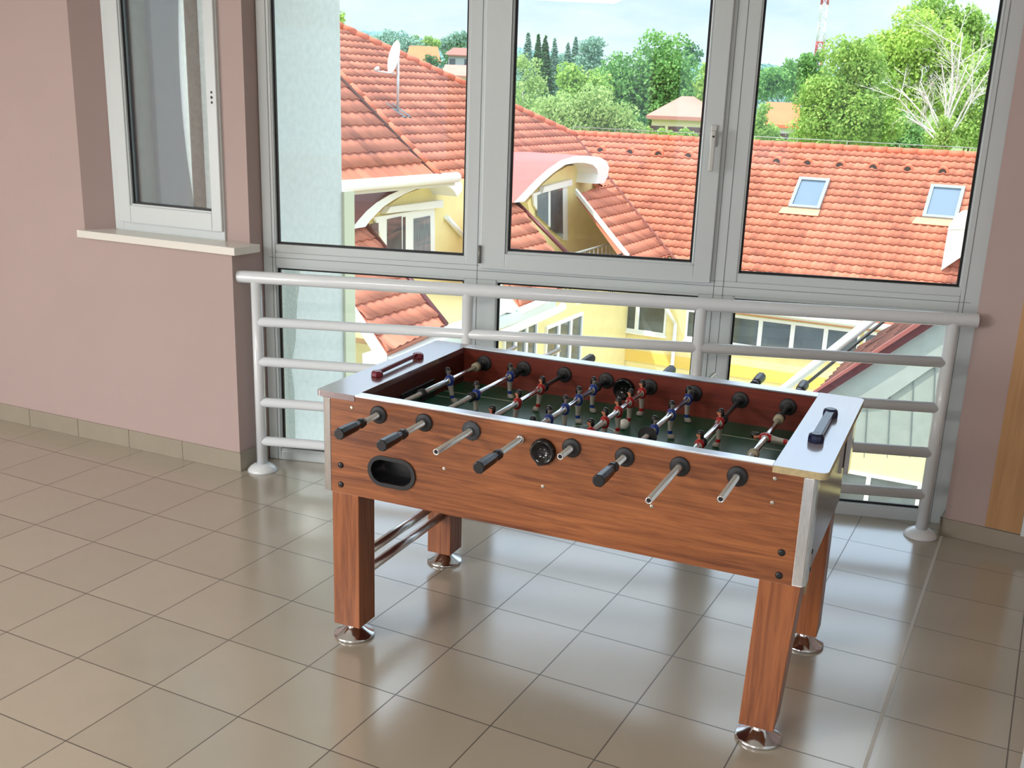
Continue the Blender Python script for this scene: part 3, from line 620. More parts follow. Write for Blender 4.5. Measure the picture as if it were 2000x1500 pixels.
def tiled(poly, P, U, D, name, parent, m, row=.35, tw=.245, thick=.10, amp=.034, step=.030):
    """convex polygon of 3d points in the plane through P (U along the rows, D down the slope) covered with pantiles"""
    U = Vector(U).normalized(); D = Vector(D).normalized(); Nn = U.cross(D); Nn = Nn if Nn.z > 0 else -Nn; P = Vector(P)
    uv = [((Vector(p)-P).dot(U), (Vector(p)-P).dot(D)) for p in poly]
    u0, u1 = min(a for a, b in uv), max(a for a, b in uv); v0, v1 = min(b for a, b in uv), max(b for a, b in uv)
    ks = 6; i0 = floor(u0/tw)*ks-1; i1 = int(math.ceil(u1/tw))*ks+1; r0 = floor(v0/row); r1 = int(math.ceil(v1/row))
    bm = bmesh.new(); uvl = bm.loops.layers.uv.new('UVMap')
    prof = [0, .55, 1.0, .75, .25, .02]
    for r in range(r0, r1+1):
        a = []; b = []; c = []
        for i in range(i0, i1+1):
            u = i*tw/ks; h = prof[i % ks]*amp
            a.append(bm.verts.new(P+U*u+D*(r*row)+Nn*(h))); b.append(bm.verts.new(P+U*u+D*((r+1)*row+.012)+Nn*(h+step))); c.append(bm.verts.new(P+U*u+D*((r+1)*row)+Nn*(h-.004)))
        for j in range(len(a)-1):
            f = bm.faces.new((a[j], b[j], b[j+1], a[j+1])); f.smooth = True
            uu = (i0+j)/ks+1e-3; ue = (i0+j+1)/ks-1e-3
            for l, (x, y) in zip(f.loops, ((uu, r+.01), (uu, r+.99), (ue, r+.99), (ue, r+.01))): l[uvl].uv = (x, y)
            f = bm.faces.new((b[j], c[j], c[j+1], b[j+1]))
            for l in f.loops: l[uvl].uv = (uu, r+.5)
    C = sum((Vector(p) for p in poly), Vector())/len(poly); n = len(poly)
    for i in range(n):
        p, q = Vector(poly[i]), Vector(poly[(i+1) % n]); e = (q-p); pn = e.cross(Nn).normalized()
        if (C-p).dot(pn) > 0: pn = -pn
        bmesh.ops.bisect_plane(bm, geom=bm.verts[:]+bm.edges[:]+bm.faces[:], plane_co=p, plane_no=pn, clear_outer=True, dist=1e-5)
    # slab below the tiles
    Pp = [Vector(p)-Nn*.012 for p in poly]; Q = [p-Nn*thick for p in Pp]
    A = [bm.verts.new(p) for p in Pp]; B = [bm.verts.new(p) for p in Q]
    fl = [bm.faces.new(A), bm.faces.new(B[::-1])]+[bm.faces.new((A[i], B[i], B[(i+1) % n], A[(i+1) % n])) for i in range(n)]
    me = bpy.data.meshes.new(name); bm.to_mesh(me); bm.free(); me.materials.append(m)
    o = bpy.data.objects.new(name, me); COL.objects.link(o); o.parent = parent
    return o
def caps(a, b, name, parent, r=.10, seg=.38, m=None, w=0):
    """line of half-round ridge tiles from a to b"""
    a = Vector(a); b = Vector(b); L = (b-a).length; n = max(1, int(L/seg)); d = (b-a)/n; mb = MB()
    for i in range(n): mb.cyl(a+d*i, a+d*(i+1.04), r*.86, r, n=10)
    return mb.build(name, m or ridge_m, parent)

aF = radians(36); PF = onp(1563, 352, (0, 26, 0), (0, 1, 0)); NF = Vector((0, -sin(aF), cos(aF)))
Fp = lambda x, y: onp(x, y, PF, NF)
UX = Vector((1, 0, 0)); DF = Vector((0, -cos(aF), -sin(aF)))
NL = Vector((.5092, 0, .8607)).normalized(); PL = Vector((-9.56, 27.08, .51)); DL = Vector((NL.z, 0, -NL.x)); UY = Vector((0, 1, 0))
Lp = lambda x, y: onp(x, y, PL, NL)

# ---- far wing: long roof with two roof windows, yellow front
farw = empty('apartment_wing', (0, 25, -9)); tag(farw, 'long yellow apartment wing across the courtyard under a wide orange tiled roof with two skylights', 'building')
far_par = farw
def fb(mb, *a, **k):   # build a world-space mesh and parent it keeping place
    o = mb.build(*a, **k)
    return o
def keep(o, root):
    o.parent = root; o.matrix_parent_inverse = Matrix.Translation(root.location).inverted(); return o
def W(mb, name, m, root, **k):
    o = mb.build(name, m, **k); return keep(o, root)
vt = Vector((-9.56, 27.08, .51)); vb = Vector((-4.86, 23.25, -2.27)); dv = vb-vt
eaveV = (21.95-27.1)/DF.y      # slope length ridge to eave
def FP(x, y): return Vector((x, y, PF.z-(PF.y-y)*math.tan(aF)))
RY = 27.15; EY = 21.92
vE = vt + dv*((EY-vt.y)/dv.y)
vR = Vector((vt.x, RY, 0))
poly = [FP(-9.6, RY), FP(5.5, RY), FP(5.5, EY), FP(vE.x, EY)]
o = tiled(poly, FP(0, RY), UX, DF, 'roof', None, clay, row=.28, tw=.2); keep(o, farw)
o = caps(FP(-9.6, RY)+Vector((0, 0, .02)), FP(5.5, RY)+Vector((0, 0, .02)), 'ridge_tiles', None, r=.11); keep(o, farw)
m = MB(); a_, b_ = FP(-9.6, RY), FP(5.5, RY); 
m.cyl(a_+Vector((0, 0, .21)), b_+Vector((0, 0, .21)), .012, n=6)
for i in range(12):
    q = a_.lerp(b_, i/11); m.cyl(q, q+Vector((0, 0, .21)), .01, n=6)
W(m, 'lightning_wire', mat('galvanised_wire', (150, 160, 150), .5, .5), farw)
m = MB(); m.prism([FP(-12, RY+.02), FP(5.5, RY+.02), FP(5.5, RY+.02)+Vector((0, 5.2, -3.7)), FP(-12, RY+.02)+Vector((0, 5.2, -3.7))], (0, 0, -.12)); W(m, 'back_roof', ridge_m, farw)
# small roof vents
for k, x in enumerate((-9.35+.95, -7.46, -6.57, -5.66, -4.78, -3.9, -3.1, -2.25, -1.38, -.5, .38, 1.25)):
    c = FP(x, 26.60); pts = [c+Vector((.15*cos(pi*i/8), -.10, .17*sin(pi*i/8)-.06)) for i in range(9)]
    m = MB(); m.prism(pts, (0, .40, .06)); ro = W(m, 'roof_vent', ridge_m, farw)
    pts = [c+Vector((.105*cos(pi*i/8), -.106, .125*sin(pi*i/8)-.05)) for i in range(9)]
    m = MB(); m.prism(pts, (0, .01, 0)); g = m.build('vent_shade', dark); g.parent = ro  # dark plate paints the shade inside the vent
for k, (x0, x1, yt, yb) in enumerate(((-2.30, -1.48, 26.02, 25.04), (1.07, 1.90, 26.07, 25.06))):
    m = MB(); up_ = NF*.085
    q = [FP(x0, yt), FP(x1, yt), FP(x1, yb), FP(x0, yb)]; w_ = .085
    def ins(a, b, c, d): return [FP(x0+a, yt-b), FP(x1-c, yt-b), FP(x1-c, yb+d), FP(x0+a, yb+d)]
    inn = [FP(x0+w_, yt-w_), FP(x1-w_, yt-w_), FP(x1-w_, yb+w_*.8), FP(x0+w_, yb+w_*.8)]
    m.holed([p+NF*.0 for p in q], [[p for p in inn]], NF*.11); sk = W(m, 'skylight', mat('skylight_frame', (148, 158, 164), .35, .3), farw)
    m = MB(); m.prism([p+NF*.05 for p in inn], NF*.02); g = m.build('skylight_pane', mat('skylight_glass', (96, 116, 134), .03, spec=1.0)); g.parent = sk
    m = MB(); a_ = [FP(x0-.14, yb), FP(x1+.02, yb), FP(x1+.02, yb-.20), FP(x0-.20, yb-.20)]; m.prism([p+NF*.045 for p in a_], NF*.02); g = m.build('flashing', mat('pale_flashing', (206, 156, 120), .7)); g.parent = sk
# facade below the eave
YF = 22.32
def fac(x, y, yy=YF): return onp(x, y, (0, yy, 0), (0, 1, 0))
m = MB(); m.box((-8.2, YF, -9), (5.5, YF+4.6, -3.05)); W(m, 'wall', yellow, farw)
m = MB(); m.box((-8.2, YF-.03, -5.02), (5.5, YF, -4.72)); W(m, 'band_course', ydeep, farw)
m = MB(); m.box((vE.x, EY+.02, -3.30), (5.5, YF, -3.24)); W(m, 'soffit', wht, farw)
m = MB(); m.cyl((vE.x+.1, EY-.03, -3.20), (5.5, EY-.03, -3.20), .075, n=12); W(m, 'gutter', mat('pale_gutter', (214, 214, 208), .4), farw)
def win(root, x0, x1, z0, z1, y, panes_, fm=None, gm=None, dirv='y', fw=.075, name='window'):
    """window in a wall plane facing -y (dirv y) or +x (dirv x, then x* are y values and y is x)"""
    fm = fm or wht; gm = gm or winm; f = MB(); g = MB(); n = panes_; wd = (x1-x0)
    def bx(mb, a, b, c, d, e0, e1):
        if dirv == 'y': mb.box((a, y-e1, c), (b, y-e0, d))
        else: mb.box((y+e0, a, c), (y+e1, b, d))
    bx(f, x0, x1, z0, z0+fw, 0, .06); bx(f, x0, x1, z1-fw, z1, 0, .06); bx(f, x0-.03, x1+.03, z0-.05, z0, 0, .10)
    for i in range(n+1):
        c = x0+wd*i/n; bx(f, max(x0, c-fw*.7), min(x1, c+fw*.7), z0+fw, z1-fw, 0, .06)
    bx(g, x0+.01, x1-.01, z0+.01, z1-.01, .004, .02)
    fo = f.build(name, fm); keep(fo, root); go = g.build('pane', gm); go.parent = fo; go.matrix_parent_inverse = Matrix.Identity(4)
    return fo
win(farw, -6.12, -4.52, -4.22, -3.42, YF, 2); win(farw, -3.98, -3.2, -4.22, -3.42, YF, 1)
win(farw, -3.30+.45, .36, -4.22, -3.42, YF, 4); 
win(farw, .25+.2, 3.2, -4.22, -3.42, YF, 4)
win(farw, -.2, 3.4, -8.2, -6.95, YF, 3, name='window')
m = MB(); m.cyl((-4.52, EY, -3.28), (-4.25, YF-.08, -3.85), .05, n=10); m.cyl((-4.25, YF-.08, -3.85), (-4.25, YF-.08, -9), .05, n=10); W(m, 'downpipe', wht, farw)
# white rendered dormer at the right end of the roof
m = MB(); yy = 23.5
pts = [onp(x, y, (0, yy, 0), (0, 1, 0)) for x, y in ((1852, 447), (1866, 428), (1925, 424), (1925, 498), (1880, 500), (1862, 512), (1838, 528), (1844, 492))]
m.prism(pts, (0, 1.7, 0)); dm = W(m, 'dormer', mat('bright_white_render', (244, 242, 236), .8), farw)
m = MB(); pts = [onp(x, y, (0, yy-.05, 0), (0, 1, 0)) for x, y in ((1850, 448), (1864, 424), (1925, 418), (1925, 446))]; m.prism(pts, (0, 1.9, 0)); g = m.build('dormer_roof', MATS['white_trim']); g.parent = dm
m = MB(); m.box((2.35, 25.9, -.5), (2.9, 26.5, 1.0)); W(m, 'chimney', MATS['bright_white_render'], farw)

# ---- left wing with curved hoods
lf = empty('apartment_building', (-9, 20, -9)); tag(lf, 'yellow left-hand apartment building with stepped orange tile roofs and two curved white dormer hoods', 'building')
def LPt(x, y): return Vector((x, y, PL.z+(PL.x-x)*NL.x/NL.z))
hipT = Lp(600, 24)
pieces = [
 [Lp(560, 6), vt, LPt(-7.95, 25.77), LPt(-7.95, 12.0), LPt(-9.9, 12.0), LPt(-14.5, 17.0)],   # upper slope
 [LPt(-7.46, 25.37), LPt(-4.86, 23.25), LPt(-4.86, 20.25), LPt(-7.46, 22.75)],              # right of hood two
 [LPt(-7.46, 19.15), LPt(-4.86, 15.55-.2), LPt(-4.86, 14.5), LPt(-7.46, 17.4)],             # between the hoods
 [LPt(-7.46, 13.6), LPt(-4.86, 11.7), LPt(-4.86, 9.9), LPt(-7.46, 11.2)],                   # left of hood one
]
vx = LPt(-7.46, 19.15)
pieces[2] = [Lp(1007, 394), Lp(1052, 589), Lp(1016, 601), Lp(960, 480), Lp(955, 400)]
pieces[1] = [Lp(1165, 358), LPt(-7.46, 25.37), vb, Lp(1318, 512), vb+dv*.0+Vector((0, -2.2, 0)), Lp(1220, 503), Lp(1130, 378)]
pieces[1] = [LPt(-7.46, 25.37), vb, LPt(vb.x, 20.6), Lp(1220, 503), Lp(1130, 378)]
pieces[3] = [Lp(716, 440), Lp(869, 636), Lp(756, 690), Lp(640, 520), Lp(650, 420)]
pieces[2] = [Lp(1000, 394), Lp(1007, 394), Lp(1120, 545), Lp(1052, 589), Lp(1016, 601), Lp(930, 430)]
pieces += [[LPt(-7.95, 25.77), LPt(-7.46, 25.37), LPt(-7.46, 24.5), LPt(-7.95, 24.5)], [LPt(-7.95, 19.0), LPt(-7.46, 19.0), LPt(-7.46, 18.5), LPt(-7.95, 18.5)]]
from mathutils.geometry import convex_hull_2d
for k, pc in enumerate(pieces):
    uv = [Vector(((p-PL).dot(UY), (p-PL).dot(DL))) for p in pc]; idx = convex_hull_2d(uv); pc = [pc[i] for i in idx]
    o = tiled(pc, PL, UY, DL, 'roof', None, clay, row=.36); keep(o, lf)
o = caps(Lp(560, 6)+NL*.03, vt+NL*.03, 'ridge_tiles', None, r=.12); keep(o, lf)
m = MB()  # valley gutter lining
a_, b_ = vt+Vector((0, 0, .03)), vb+Vector((0, 0, .03)); m.cyl(a_, b_, .05, n=8); m.cyl(b_, vE+Vector((0, 0, .03)), .05, n=8); W(m, 'valley_lining', mat('valley_metal', (120, 60, 48), .6), lf)
# back slope and body so the building is solid
m = MB(); p0, p1 = Lp(560, 6), vt; m.prism([p0, p1, p1+Vector((-5, 0, -3.5)), p0+Vector((-5, 0, -3.5))], (0, 0, -.12)); W(m, 'back_roof', ridge_m, lf)
# nearer upper roof, its gutter and underside
aN = radians(40); PN = onp(853, 343, (-6.9, 0, 0), (1, 0, 0)); NN = Vector((sin(aN), 0, cos(aN))); DN = Vector((cos(aN), 0, -sin(aN)))
Np = lambda x, y: onp(x, y, PN, NN)
pc = [Np(854, 343), Np(664, 147), Np(560, 40), Np(540, 372), Np(668, 357)]
uv = [Vector(((p-PN).dot(UY), (p-PN).dot(DN))) for p in pc]; pc = [pc[i] for i in convex_hull_2d(uv)]
o = tiled(pc, PN, UY, DN, 'upper_roof', None, clay, row=.355, tw=.27, thick=.14); keep(o, lf)
o = caps(Np(560, 40)+NN*.0, Np(855, 344), 'verge_tiles', None, r=.10, seg=.36); keep(o, lf)
m = MB(); dd = (Np(856, 345)-Np(666, 149)).normalized(); m.cyl(Np(560, 40)+DN*.10+UY*-.10+NN*.03, Np(849, 343)+UY*-.07+NN*.03, .035, n=8); W(m, 'verge_shade', mat('dark_verge_shade', (84, 50, 40), .9), lf)  # thin dark rod paints the shadow line under the verge tiles
g0, g1 = onp(640, 366, (-6.86, 0, 0), (1, 0, 0)), onp(893, 346, (-6.86, 0, 0), (1, 0, 0))
m = MB(); m.cyl(g0, g1, .10, n=14); W(m, 'gutter', wht, lf)
m = MB(); m.prism([g0+Vector((-.05, 0, -.05)), g1+Vector((-.05, 0, -.05)), g1+Vector((-.05, 0, -.17)), g0+Vector((-.05, 0, -.17))], (-.5, 0, 0)); W(m, 'fascia', mat('pale_fascia', (206, 200, 180), .7), lf)

# hoods
def hood(xf, outer, inner, name_root, depth=2.6, set_back=.75, top=None):
    O = [onp(x, y, (xf, 0, 0), (1, 0, 0)) for x, y in outer]; I = [onp(x, y, (xf, 0, 0), (1, 0, 0)) for x, y in inner]
    mb = MB(); n = len(O); mm = len(I)
    # front rim
    k = len(O); 
    ring = O+I[::-1]
    for i in range(n-1):
        mb.add([O[i], O[i+1], I[i+1], I[i]], [(0, 1, 2, 3)], 0)
    back = Vector((-depth, 0, 0)); lip = Vector((-.25, 0, .03))
    for i in range(n-1):
        a, b = O[i], O[i+1]; u1_, u2_ = a+Vector((0, 0, .0)), b
        mb.add([a, b, b+back, a+back], [(0, 1, 2, 3)], 1)
        a, b = I[i], I[i+1]; bb = Vector((-set_back, 0, 0))
        mb.add([a, b, b+bb, a+bb], [(0, 1, 2, 3)], 0)
    return W(mb, name_root, [wht, top or redm], lf)
# hood two (seen through the middle pane)
H2o = [(1003, 396), (1022, 376), (1045, 352), (1070, 330), (1095, 313), (1120, 305), (1148, 304), (1172, 307), (1185, 315), (1190, 327), (1187, 345), (1180, 358)]
H2i = [(1024, 394), (1040, 377), (1060, 356), (1082, 337), (1104, 322), (1124, 318), (1142, 318), (1158, 322), (1166, 330), (1168, 340), (1166, 350), (1164, 359)]
hood(-7.15, H2o, H2i, 'dormer_hood')
H1o = [(686, 448), (700, 430), (716, 412), (735, 396), (760, 381), (785, 370), (812, 360), (840, 352), (870, 346), (895, 348), (903, 360), (903, 372)]
H1i = [(714, 443), (722, 432), (735, 418), (750, 403), (768, 391), (790, 379), (816, 368), (842, 362), (868, 362), (880, 366), (888, 374), (893, 384)]
hood(-7.15, H1o, H1i, 'dormer_hood', top=mat('shaded_sheet_metal', (112, 62, 50), .6))  # top darkened: shade from the upper roof is put into its colour
XW = -7.75
def Wx(x, y, xx=XW): return onp(x, y, (xx, 0, 0), (1, 0, 0))
m = MB(); m.prism([Wx(x, y) for x, y in ((1030, 395), (1060, 360), (1085, 338), (1110, 324), (1140, 322), (1168, 330), (1178, 352), (1240, 520), (1250, 590), (1130, 590), (1040, 440))], (-.2, 0, 0)); W(m, 'dormer_wall', yellow, lf)
m = MB(); m.prism([Wx(x, y) for x, y in ((720, 442), (740, 415), (790, 380), (850, 358), (905, 350), (960, 360), (975, 440), (985, 650), (880, 650), (800, 540))], (-.2, 0, 0)); W(m, 'dormer_wall', yellow, lf)
def wpoly(pts, root, name, m_, th=.06, xx=XW+.02, par=None):
    mb = MB(); mb.prism([Wx(x, y, xx) for x, y in pts], (th, 0, 0)); o = mb.build(name, m_)
    if par: o.parent = par; return o
    return keep(o, root)
# windows of dormer two
f_ = wpoly([(1038, 378), (1105, 357), (1105, 366), (1106, 470), (1097, 468), (1060, 432), (1040, 400)], lf, 'dormer_window', wht, .05)
wpoly([(1048, 381), (1069, 374), (1069, 440), (1048, 420)], lf, 'pane', curt, .03, XW+.05, f_)
wpoly([(1074, 373), (1097, 367), (1098, 466), (1074, 448)], lf, 'pane', winm, .03, XW+.05, f_)
wpoly([(1055, 364), (1110, 350), (1110, 361), (1052, 376)], lf, 'shutter_box', wht, .12)
# windows of dormer one
f_ = wpoly([(728, 424), (845, 405), (846, 492), (847, 510), (760, 510), (742, 470)], lf, 'dormer_window', wht, .05)
wpoly([(754, 428), (782, 422), (783, 500), (754, 490)], lf, 'pane', winm, .03, XW+.05, f_)
wpoly([(785, 424), (790, 423), (790, 500), (785, 500)], lf, 'pane', winm, .03, XW+.05, f_)
wpoly([(806, 427), (838, 421), (839, 505), (806, 505)], lf, 'pane', curt, .03, XW+.05, f_)
wpoly([(724, 437), (737, 435), (737, 466), (722, 448)], lf, 'pane', winm, .03, XW+.05, f_)
wpoly([(752, 403), (855, 390), (855, 404), (742, 416)], lf, 'shutter_box', wht, .14)
m = MB(); a_, b_ = Wx(1108, 499, -6.2), Wx(1200, 473, -6.2); m.cyl(a_, b_, .025, n=8)
for i in range(12): q = a_.lerp(b_, i/11); m.cyl(q, q+Vector((0, 0, -.9)), .012, n=6)
W(m, 'balcony_railing', mat('grey_railing', (150, 152, 146), .5), lf)
# rakes
for a_, b_, nm in (((1123, 378), (1226, 508), 'rake_board'), ((872, 424), (905, 462), 'rake_board')):
    m = MB(); p, q = (Lp(*a_), Lp(*b_)) if a_[0] > 1000 else (Wx(*a_, XW+.06), Wx(*b_, XW+.06))
    m.prism([p, q, q+Vector((-.02, .16, .0)), p+Vector((-.02, .16, 0))], (0, 0, .12)) if a_[0] > 1000 else m.cyl(p, q, .06, n=8)
    W(m, nm, wht, lf)
for a_, b_ in (((1005, 394), (1110, 500)), ((716, 443), (870, 636))):
    p, q = Lp(*a_), Lp(*b_); m = MB(); m.cyl(p+NL*.03, q+NL*.03, .05, n=8); W(m, 'verge_flashing', darkred, lf)
p, q = Lp(688, 589), Lp(756, 692); m = MB(); m.prism([p, q, q+Vector((-.02, -.09, 0)), p+Vector((-.02, -.09, 0))], (0, 0, -.20)); W(m, 'rake_board', wht, lf)
# curved shadow-casting bargeboards are part of the hoods; balcony between
m = MB()
for i in range(9):
    y_ = 20.2+.14*i; m.cyl((-5.35, y_, -2.9), (-5.35, y_, -2.0), .012, n=6)
m.cyl((-5.35, 17.9, -2.0), (-5.35, 21.4, -2.0), .022, n=8); W(m, 'balcony_railing', iron, lf)
m = MB()
for i in range(8): m.cyl((-4.6, 12.05+.11*i, -3.0), (-4.6, 12.05+.11*i, -2.1), .012, n=6)
m.cyl((-4.6, 12.0, -2.1), (-4.6, 12.9, -2.1), .02, n=8); W(m, 'balcony_railing', iron, lf)
# main walls below the eaves
m = MB(); m.box((-9.5, 5.5, -9), (-6.4, 10.9, -1.6)); m.box((-9.5, 10.9, -9), (-5.35, 16.0, -2.45)); m.box((-9.5, 16.0, -9), (-5.6, 22.3, -3.0)); W(m, 'wall', yellow, lf)
m = MB(); m.box((-6.4, 6.5, -9), (-6.28, 10.9, -1.60)); m.box((-5.36, 9.9, -2.50), (-4.80, 16.0, -2.32)); m.box((-4.9, 12.95, -9), (-4.85, 13.6, -2.0)); W(m, 'white_cladding', mat('pale_cladding', (206, 212, 206), .6), lf)
pg = [Lp(1001, 586), Lp(1018, 607)]
m = MB(); m.prism([onp(x, y, (-4.9, 0, 0), (1, 0, 0)) for x, y in ((940, 500), (992, 572), (1019, 609), (1016, 613), (940, 606))], (-.12, 0, 0)); W(m, 'gable_board', wht, lf)
m = MB(); m.cyl(onp(1016, 607, (-4.82, 0, 0), (1, 0, 0)), onp(1062, 588, (-4.82, 0, 0), (1, 0, 0)), .07, n=12); W(m, 'gutter', wht, lf)
win(lf, 14.7, 16.2, -4.2, -2.75, -5.35, 3, gm=winm, dirv='x'); win(lf, 17.2, 19.2, -4.6, -3.2, -5.6, 3, gm=winm, dirv='x')
m = MB(); a_, b_ = onp(1100, 598, (-4.5, 0, 0), (1, 0, 0)), onp(975, 655, (-4.5, 0, 0), (1, 0, 0)); c_ = onp(1094, 604, (-4.5, 0, 0), (1, 0, 0))
m.cyl(a_, c_, .08, n=12); m.cyl(c_, b_, .08, n=12); W(m, 'downpipe', wht, lf)

# satellite dish on the left roof: a thing of its own
bp_ = Vector((-10.697, 19.041, 1.183)); dish = empty('satellite_dish', tuple(bp_)); tag(dish, 'white satellite dish on a slim pole rising from the left tiled roof', 'satellite dish')
m = MB(); m.cyl((0, 0, -.02), (0, 0, 1.25), .035, n=12); m.build('pole', mat('pole_steel', (206, 208, 206), .35, .4), dish)
m = MB(); ax = Vector((.72, -.66, .22)).normalized(); ax = Vector((-.62, -.78, .22)).normalized()
m.lathe([(.001, .0), (.15, .012), (.28, .045), (.38, .085), (.40, .095), (.385, .105), (.28, .065), (.15, .032), (.001, .02)], Vector((-.04, 0, 1.25))-ax*.02, ax, n=32, close=False); o = m.build('reflector', mat('dish_white', (240, 240, 238), .4), dish); 
m = MB(); m.cyl((-.05, -.05, .88), (-.36, -.44, .93), .022, n=8); m.lathe([(.03, 0), (.045, .02), (.045, .10), (.03, .13)], (-.37, -.45, .94), (.5, .6, .55), n=14); m.build('feed_arm', mat('dish_arm', (214, 214, 210), .4), dish)
m = MB(); m.prism([Vector(p) for p in ((-.30, -.22, .17), (.25, -.22, -.14), (.25, .22, -.14), (-.30, .22, .17))], NL*.03); m.build('base_plate', mat('lead_flashing', (92, 96, 98), .6), dish)

# ---- nearer outbuilding at the lower right
ob = empty('outbuilding', (2.5, 9, -9)); tag(ob, 'grey-white outbuilding with a dark red sloping roof edge, behind the right end of the railing', 'building')
Y8 = 8.6
O8 = lambda x, y, yy=Y8: onp(x, y, (0, yy, 0), (0, 1, 0))
m = MB(); m.prism([O8(x, y) for x, y in ((1599, 768), (1700, 706), (1809, 638), (1960, 545), (1960, 900), (1815, 893), (1560, 862), (1540, 806))], (0, .25, 0)); W(m, 'gable_wall', mat('weathered_board', (158, 164, 152), .8, noise=(7, .06), bump=(30, .2, .01)), ob)
m = MB()
for k, x in enumerate((1696, 1741, 1785, 1826, 1868)):
    m.prism([O8(x, 700+30*(k < 1)+0, Y8-.012), O8(x+1.5, 700+30*(k < 1), Y8-.012), O8(x-8, 895, Y8-.012), O8(x-9.5, 895, Y8-.012)], (0, .02, 0))
W(m, 'board_joint', mat('joint_dark', (118, 126, 124), .9), ob)
m = MB(); m.prism([O8(x, y, Y8-.03) for x, y in ((1599, 768), (1700, 706), (1809, 638), (1960, 545), (1960, 640), (1815, 722), (1716, 790), (1600, 800))], (0, .03, 0)); W(m, 'sheet_panel', mat('pale_sheet', (166, 172, 162), .5, noise=(5, .06)), ob)
m = MB(); m.prism([O8(x, y, Y8-.12) for x, y in ((1590, 768), (1795, 632), (1950, 536), (1960, 548), (1809, 645), (1612, 771))], (0, .16, 0)); W(m, 'barge_board', darkred, ob)
m = MB(); m.prism([O8(x, y, Y8-.15) for x, y in ((1583, 768), (1788, 632), (1950, 530), (1952, 535), (1795, 637), (1590, 769))], (0, .10, 0)); W(m, 'edge_highlight', mat('pink_edge_highlight', (156, 88, 80), .5), ob)  # pink tone paints the highlight along the red fascia
Pz = O8(1790, 634); Dz = (O8(1590, 768)-O8(1790, 634)).normalized(); Uz = Vector((0, 1, 0)); pcs = [O8(1960, 530), O8(1590, 768), O8(1590, 768)+Vector((0, 2.8, 0)), O8(1960, 530)+Vector((0, 2.8, 0))]
pcs = [p+Vector((0, 0, -.06)) for p in pcs]
o = tiled(pcs, Pz+Vector((0, 0, -.06)), Uz, Dz, 'roof', None, tile_mat('brown_tiles', (78, 46, 40), (108, 60, 48), (132, 76, 58)), row=.33, tw=.24); keep(o, ob)
m = MB()
for yy_, a_, b_, r_ in ((10.4, (1725, 607), (1525, 765), .062),): m.cyl(O8(*a_, yy_), O8(*b_, yy_), r_, n=14)
W(m, 'gutter', wht, ob)
m = MB(); m.cyl(O8(1745, 612, 10.3), O8(1550, 770, 10.3), .022, n=8); W(m, 'gutter_edge', iron, ob)

# ================================================================== DISTANCE: ground, houses, mast, trees
gr = mat('grass_ground', (112, 132, 72), .95, noise=(.08, .25))
m = MB(); m.add([(-1500, .4, -9), (1500, .4, -9), (1500, 2200, -9), (-1500, 2200, -9)], [(0, 1, 2, 3)]); g_ = m.build('floor_ground', gr, fix=False); struct(g_)
m = MB(); m.box((-14, .4, -9.02), (14, 22.3, -8.98)); o = m.build('floor_courtyard', mat('courtyard_paving', (196, 190, 172), .9, noise=(1, .05))); struct(o)

def house(name, label, px0, px1, py_eave, py_ridge, D, wall, roofm, depth=8, base=-9, hip=.25, chim=None, wins=3):
    a = at_dist(px0, py_eave, D); b = at_dist(px1, py_eave, D); c = at_dist((px0+px1)/2, py_ridge, D)
    ze = (a.z+b.z)/2; zr = max(c.z, ze+1); w = (b-a); w.z = 0; L = w.length; ang = math.atan2(w.y, w.x)
    root = empty(name, (a.x, a.y, base), ang); tag(root, label, 'house', 'houses beyond the courtyard')
    m = MB(); m.box((.4, .4, 0), (L-.4, depth-.4, ze-base)); m.build('wall', wall, root)
    m = MB(); h = zr-ze; hx = L*hip; z = ze-base
    v = [(0, 0, z), (L, 0, z), (L, depth, z), (0, depth, z), (hx, depth/2, z+h), (L-hx, depth/2, z+h), (0, 0, z-.25), (L, 0, z-.25), (L, depth, z-.25), (0, depth, z-.25)]
    m.add(v, [(0, 1, 5, 4), (2, 3, 4, 5), (1, 2, 5), (3, 0, 4), (0, 6, 7, 1), (1, 7, 8, 2), (2, 8, 9, 3), (3, 9, 6, 0), (6, 9, 8, 7)]); m.build('roof', roofm, root)
    if chim: m = MB(); m.box((L*chim-.35, depth/2-.35, z), (L*chim+.35, depth/2+.35, z+h+1.0)); m.build('chimney', ridge_m, root)
    for i in range(wins):
        xc = L*(i+.6)/(wins+.2); m = MB(); m.box((xc-.55, .34, z-2.0), (xc+.55, .42, z-.7)); m.build('window', winm, root)
    return root
oroof = mat('orange_roof_far', (222, 118, 72), .8, noise=(.8, .08)); proof = mat('pinkish_roof_far', (196, 134, 120), .8, noise=(.8, .05)); broof = mat('brown_roof_far', (150, 104, 92), .8)
cw = mat('cream_wall', (236, 222, 176), .9); whw = mat('white_wall_far', (236, 234, 228), .9); gwl = mat('grey_wall_far', (168, 172, 176), .9)
house('house', 'cream house with a low pinkish hip roof, right of the big round tree', 1262, 1420, 228, 188, 78, cw, proof, chim=.78, hip=.42, wins=4)
house('house', 'white gabled house with a pale orange roof, left of the tall light green tree', 1490, 1562, 244, 200, 95, whw, oroof, hip=.02)
house('house', 'house with a bright orange roof beyond the left roof ridge', 792, 862, 118, 88, 190, whw, oroof, hip=.1, depth=10)
house('house', 'distant house with dull brown roof above the left roof ridge, next to the window mullion', 866, 960, 108, 92, 210, gwl, broof, hip=.2, depth=10)
house('house', 'white house with a pale pink roof just above the left roof ridge', 858, 960, 148, 126, 140, whw, proof, hip=.1, depth=9)

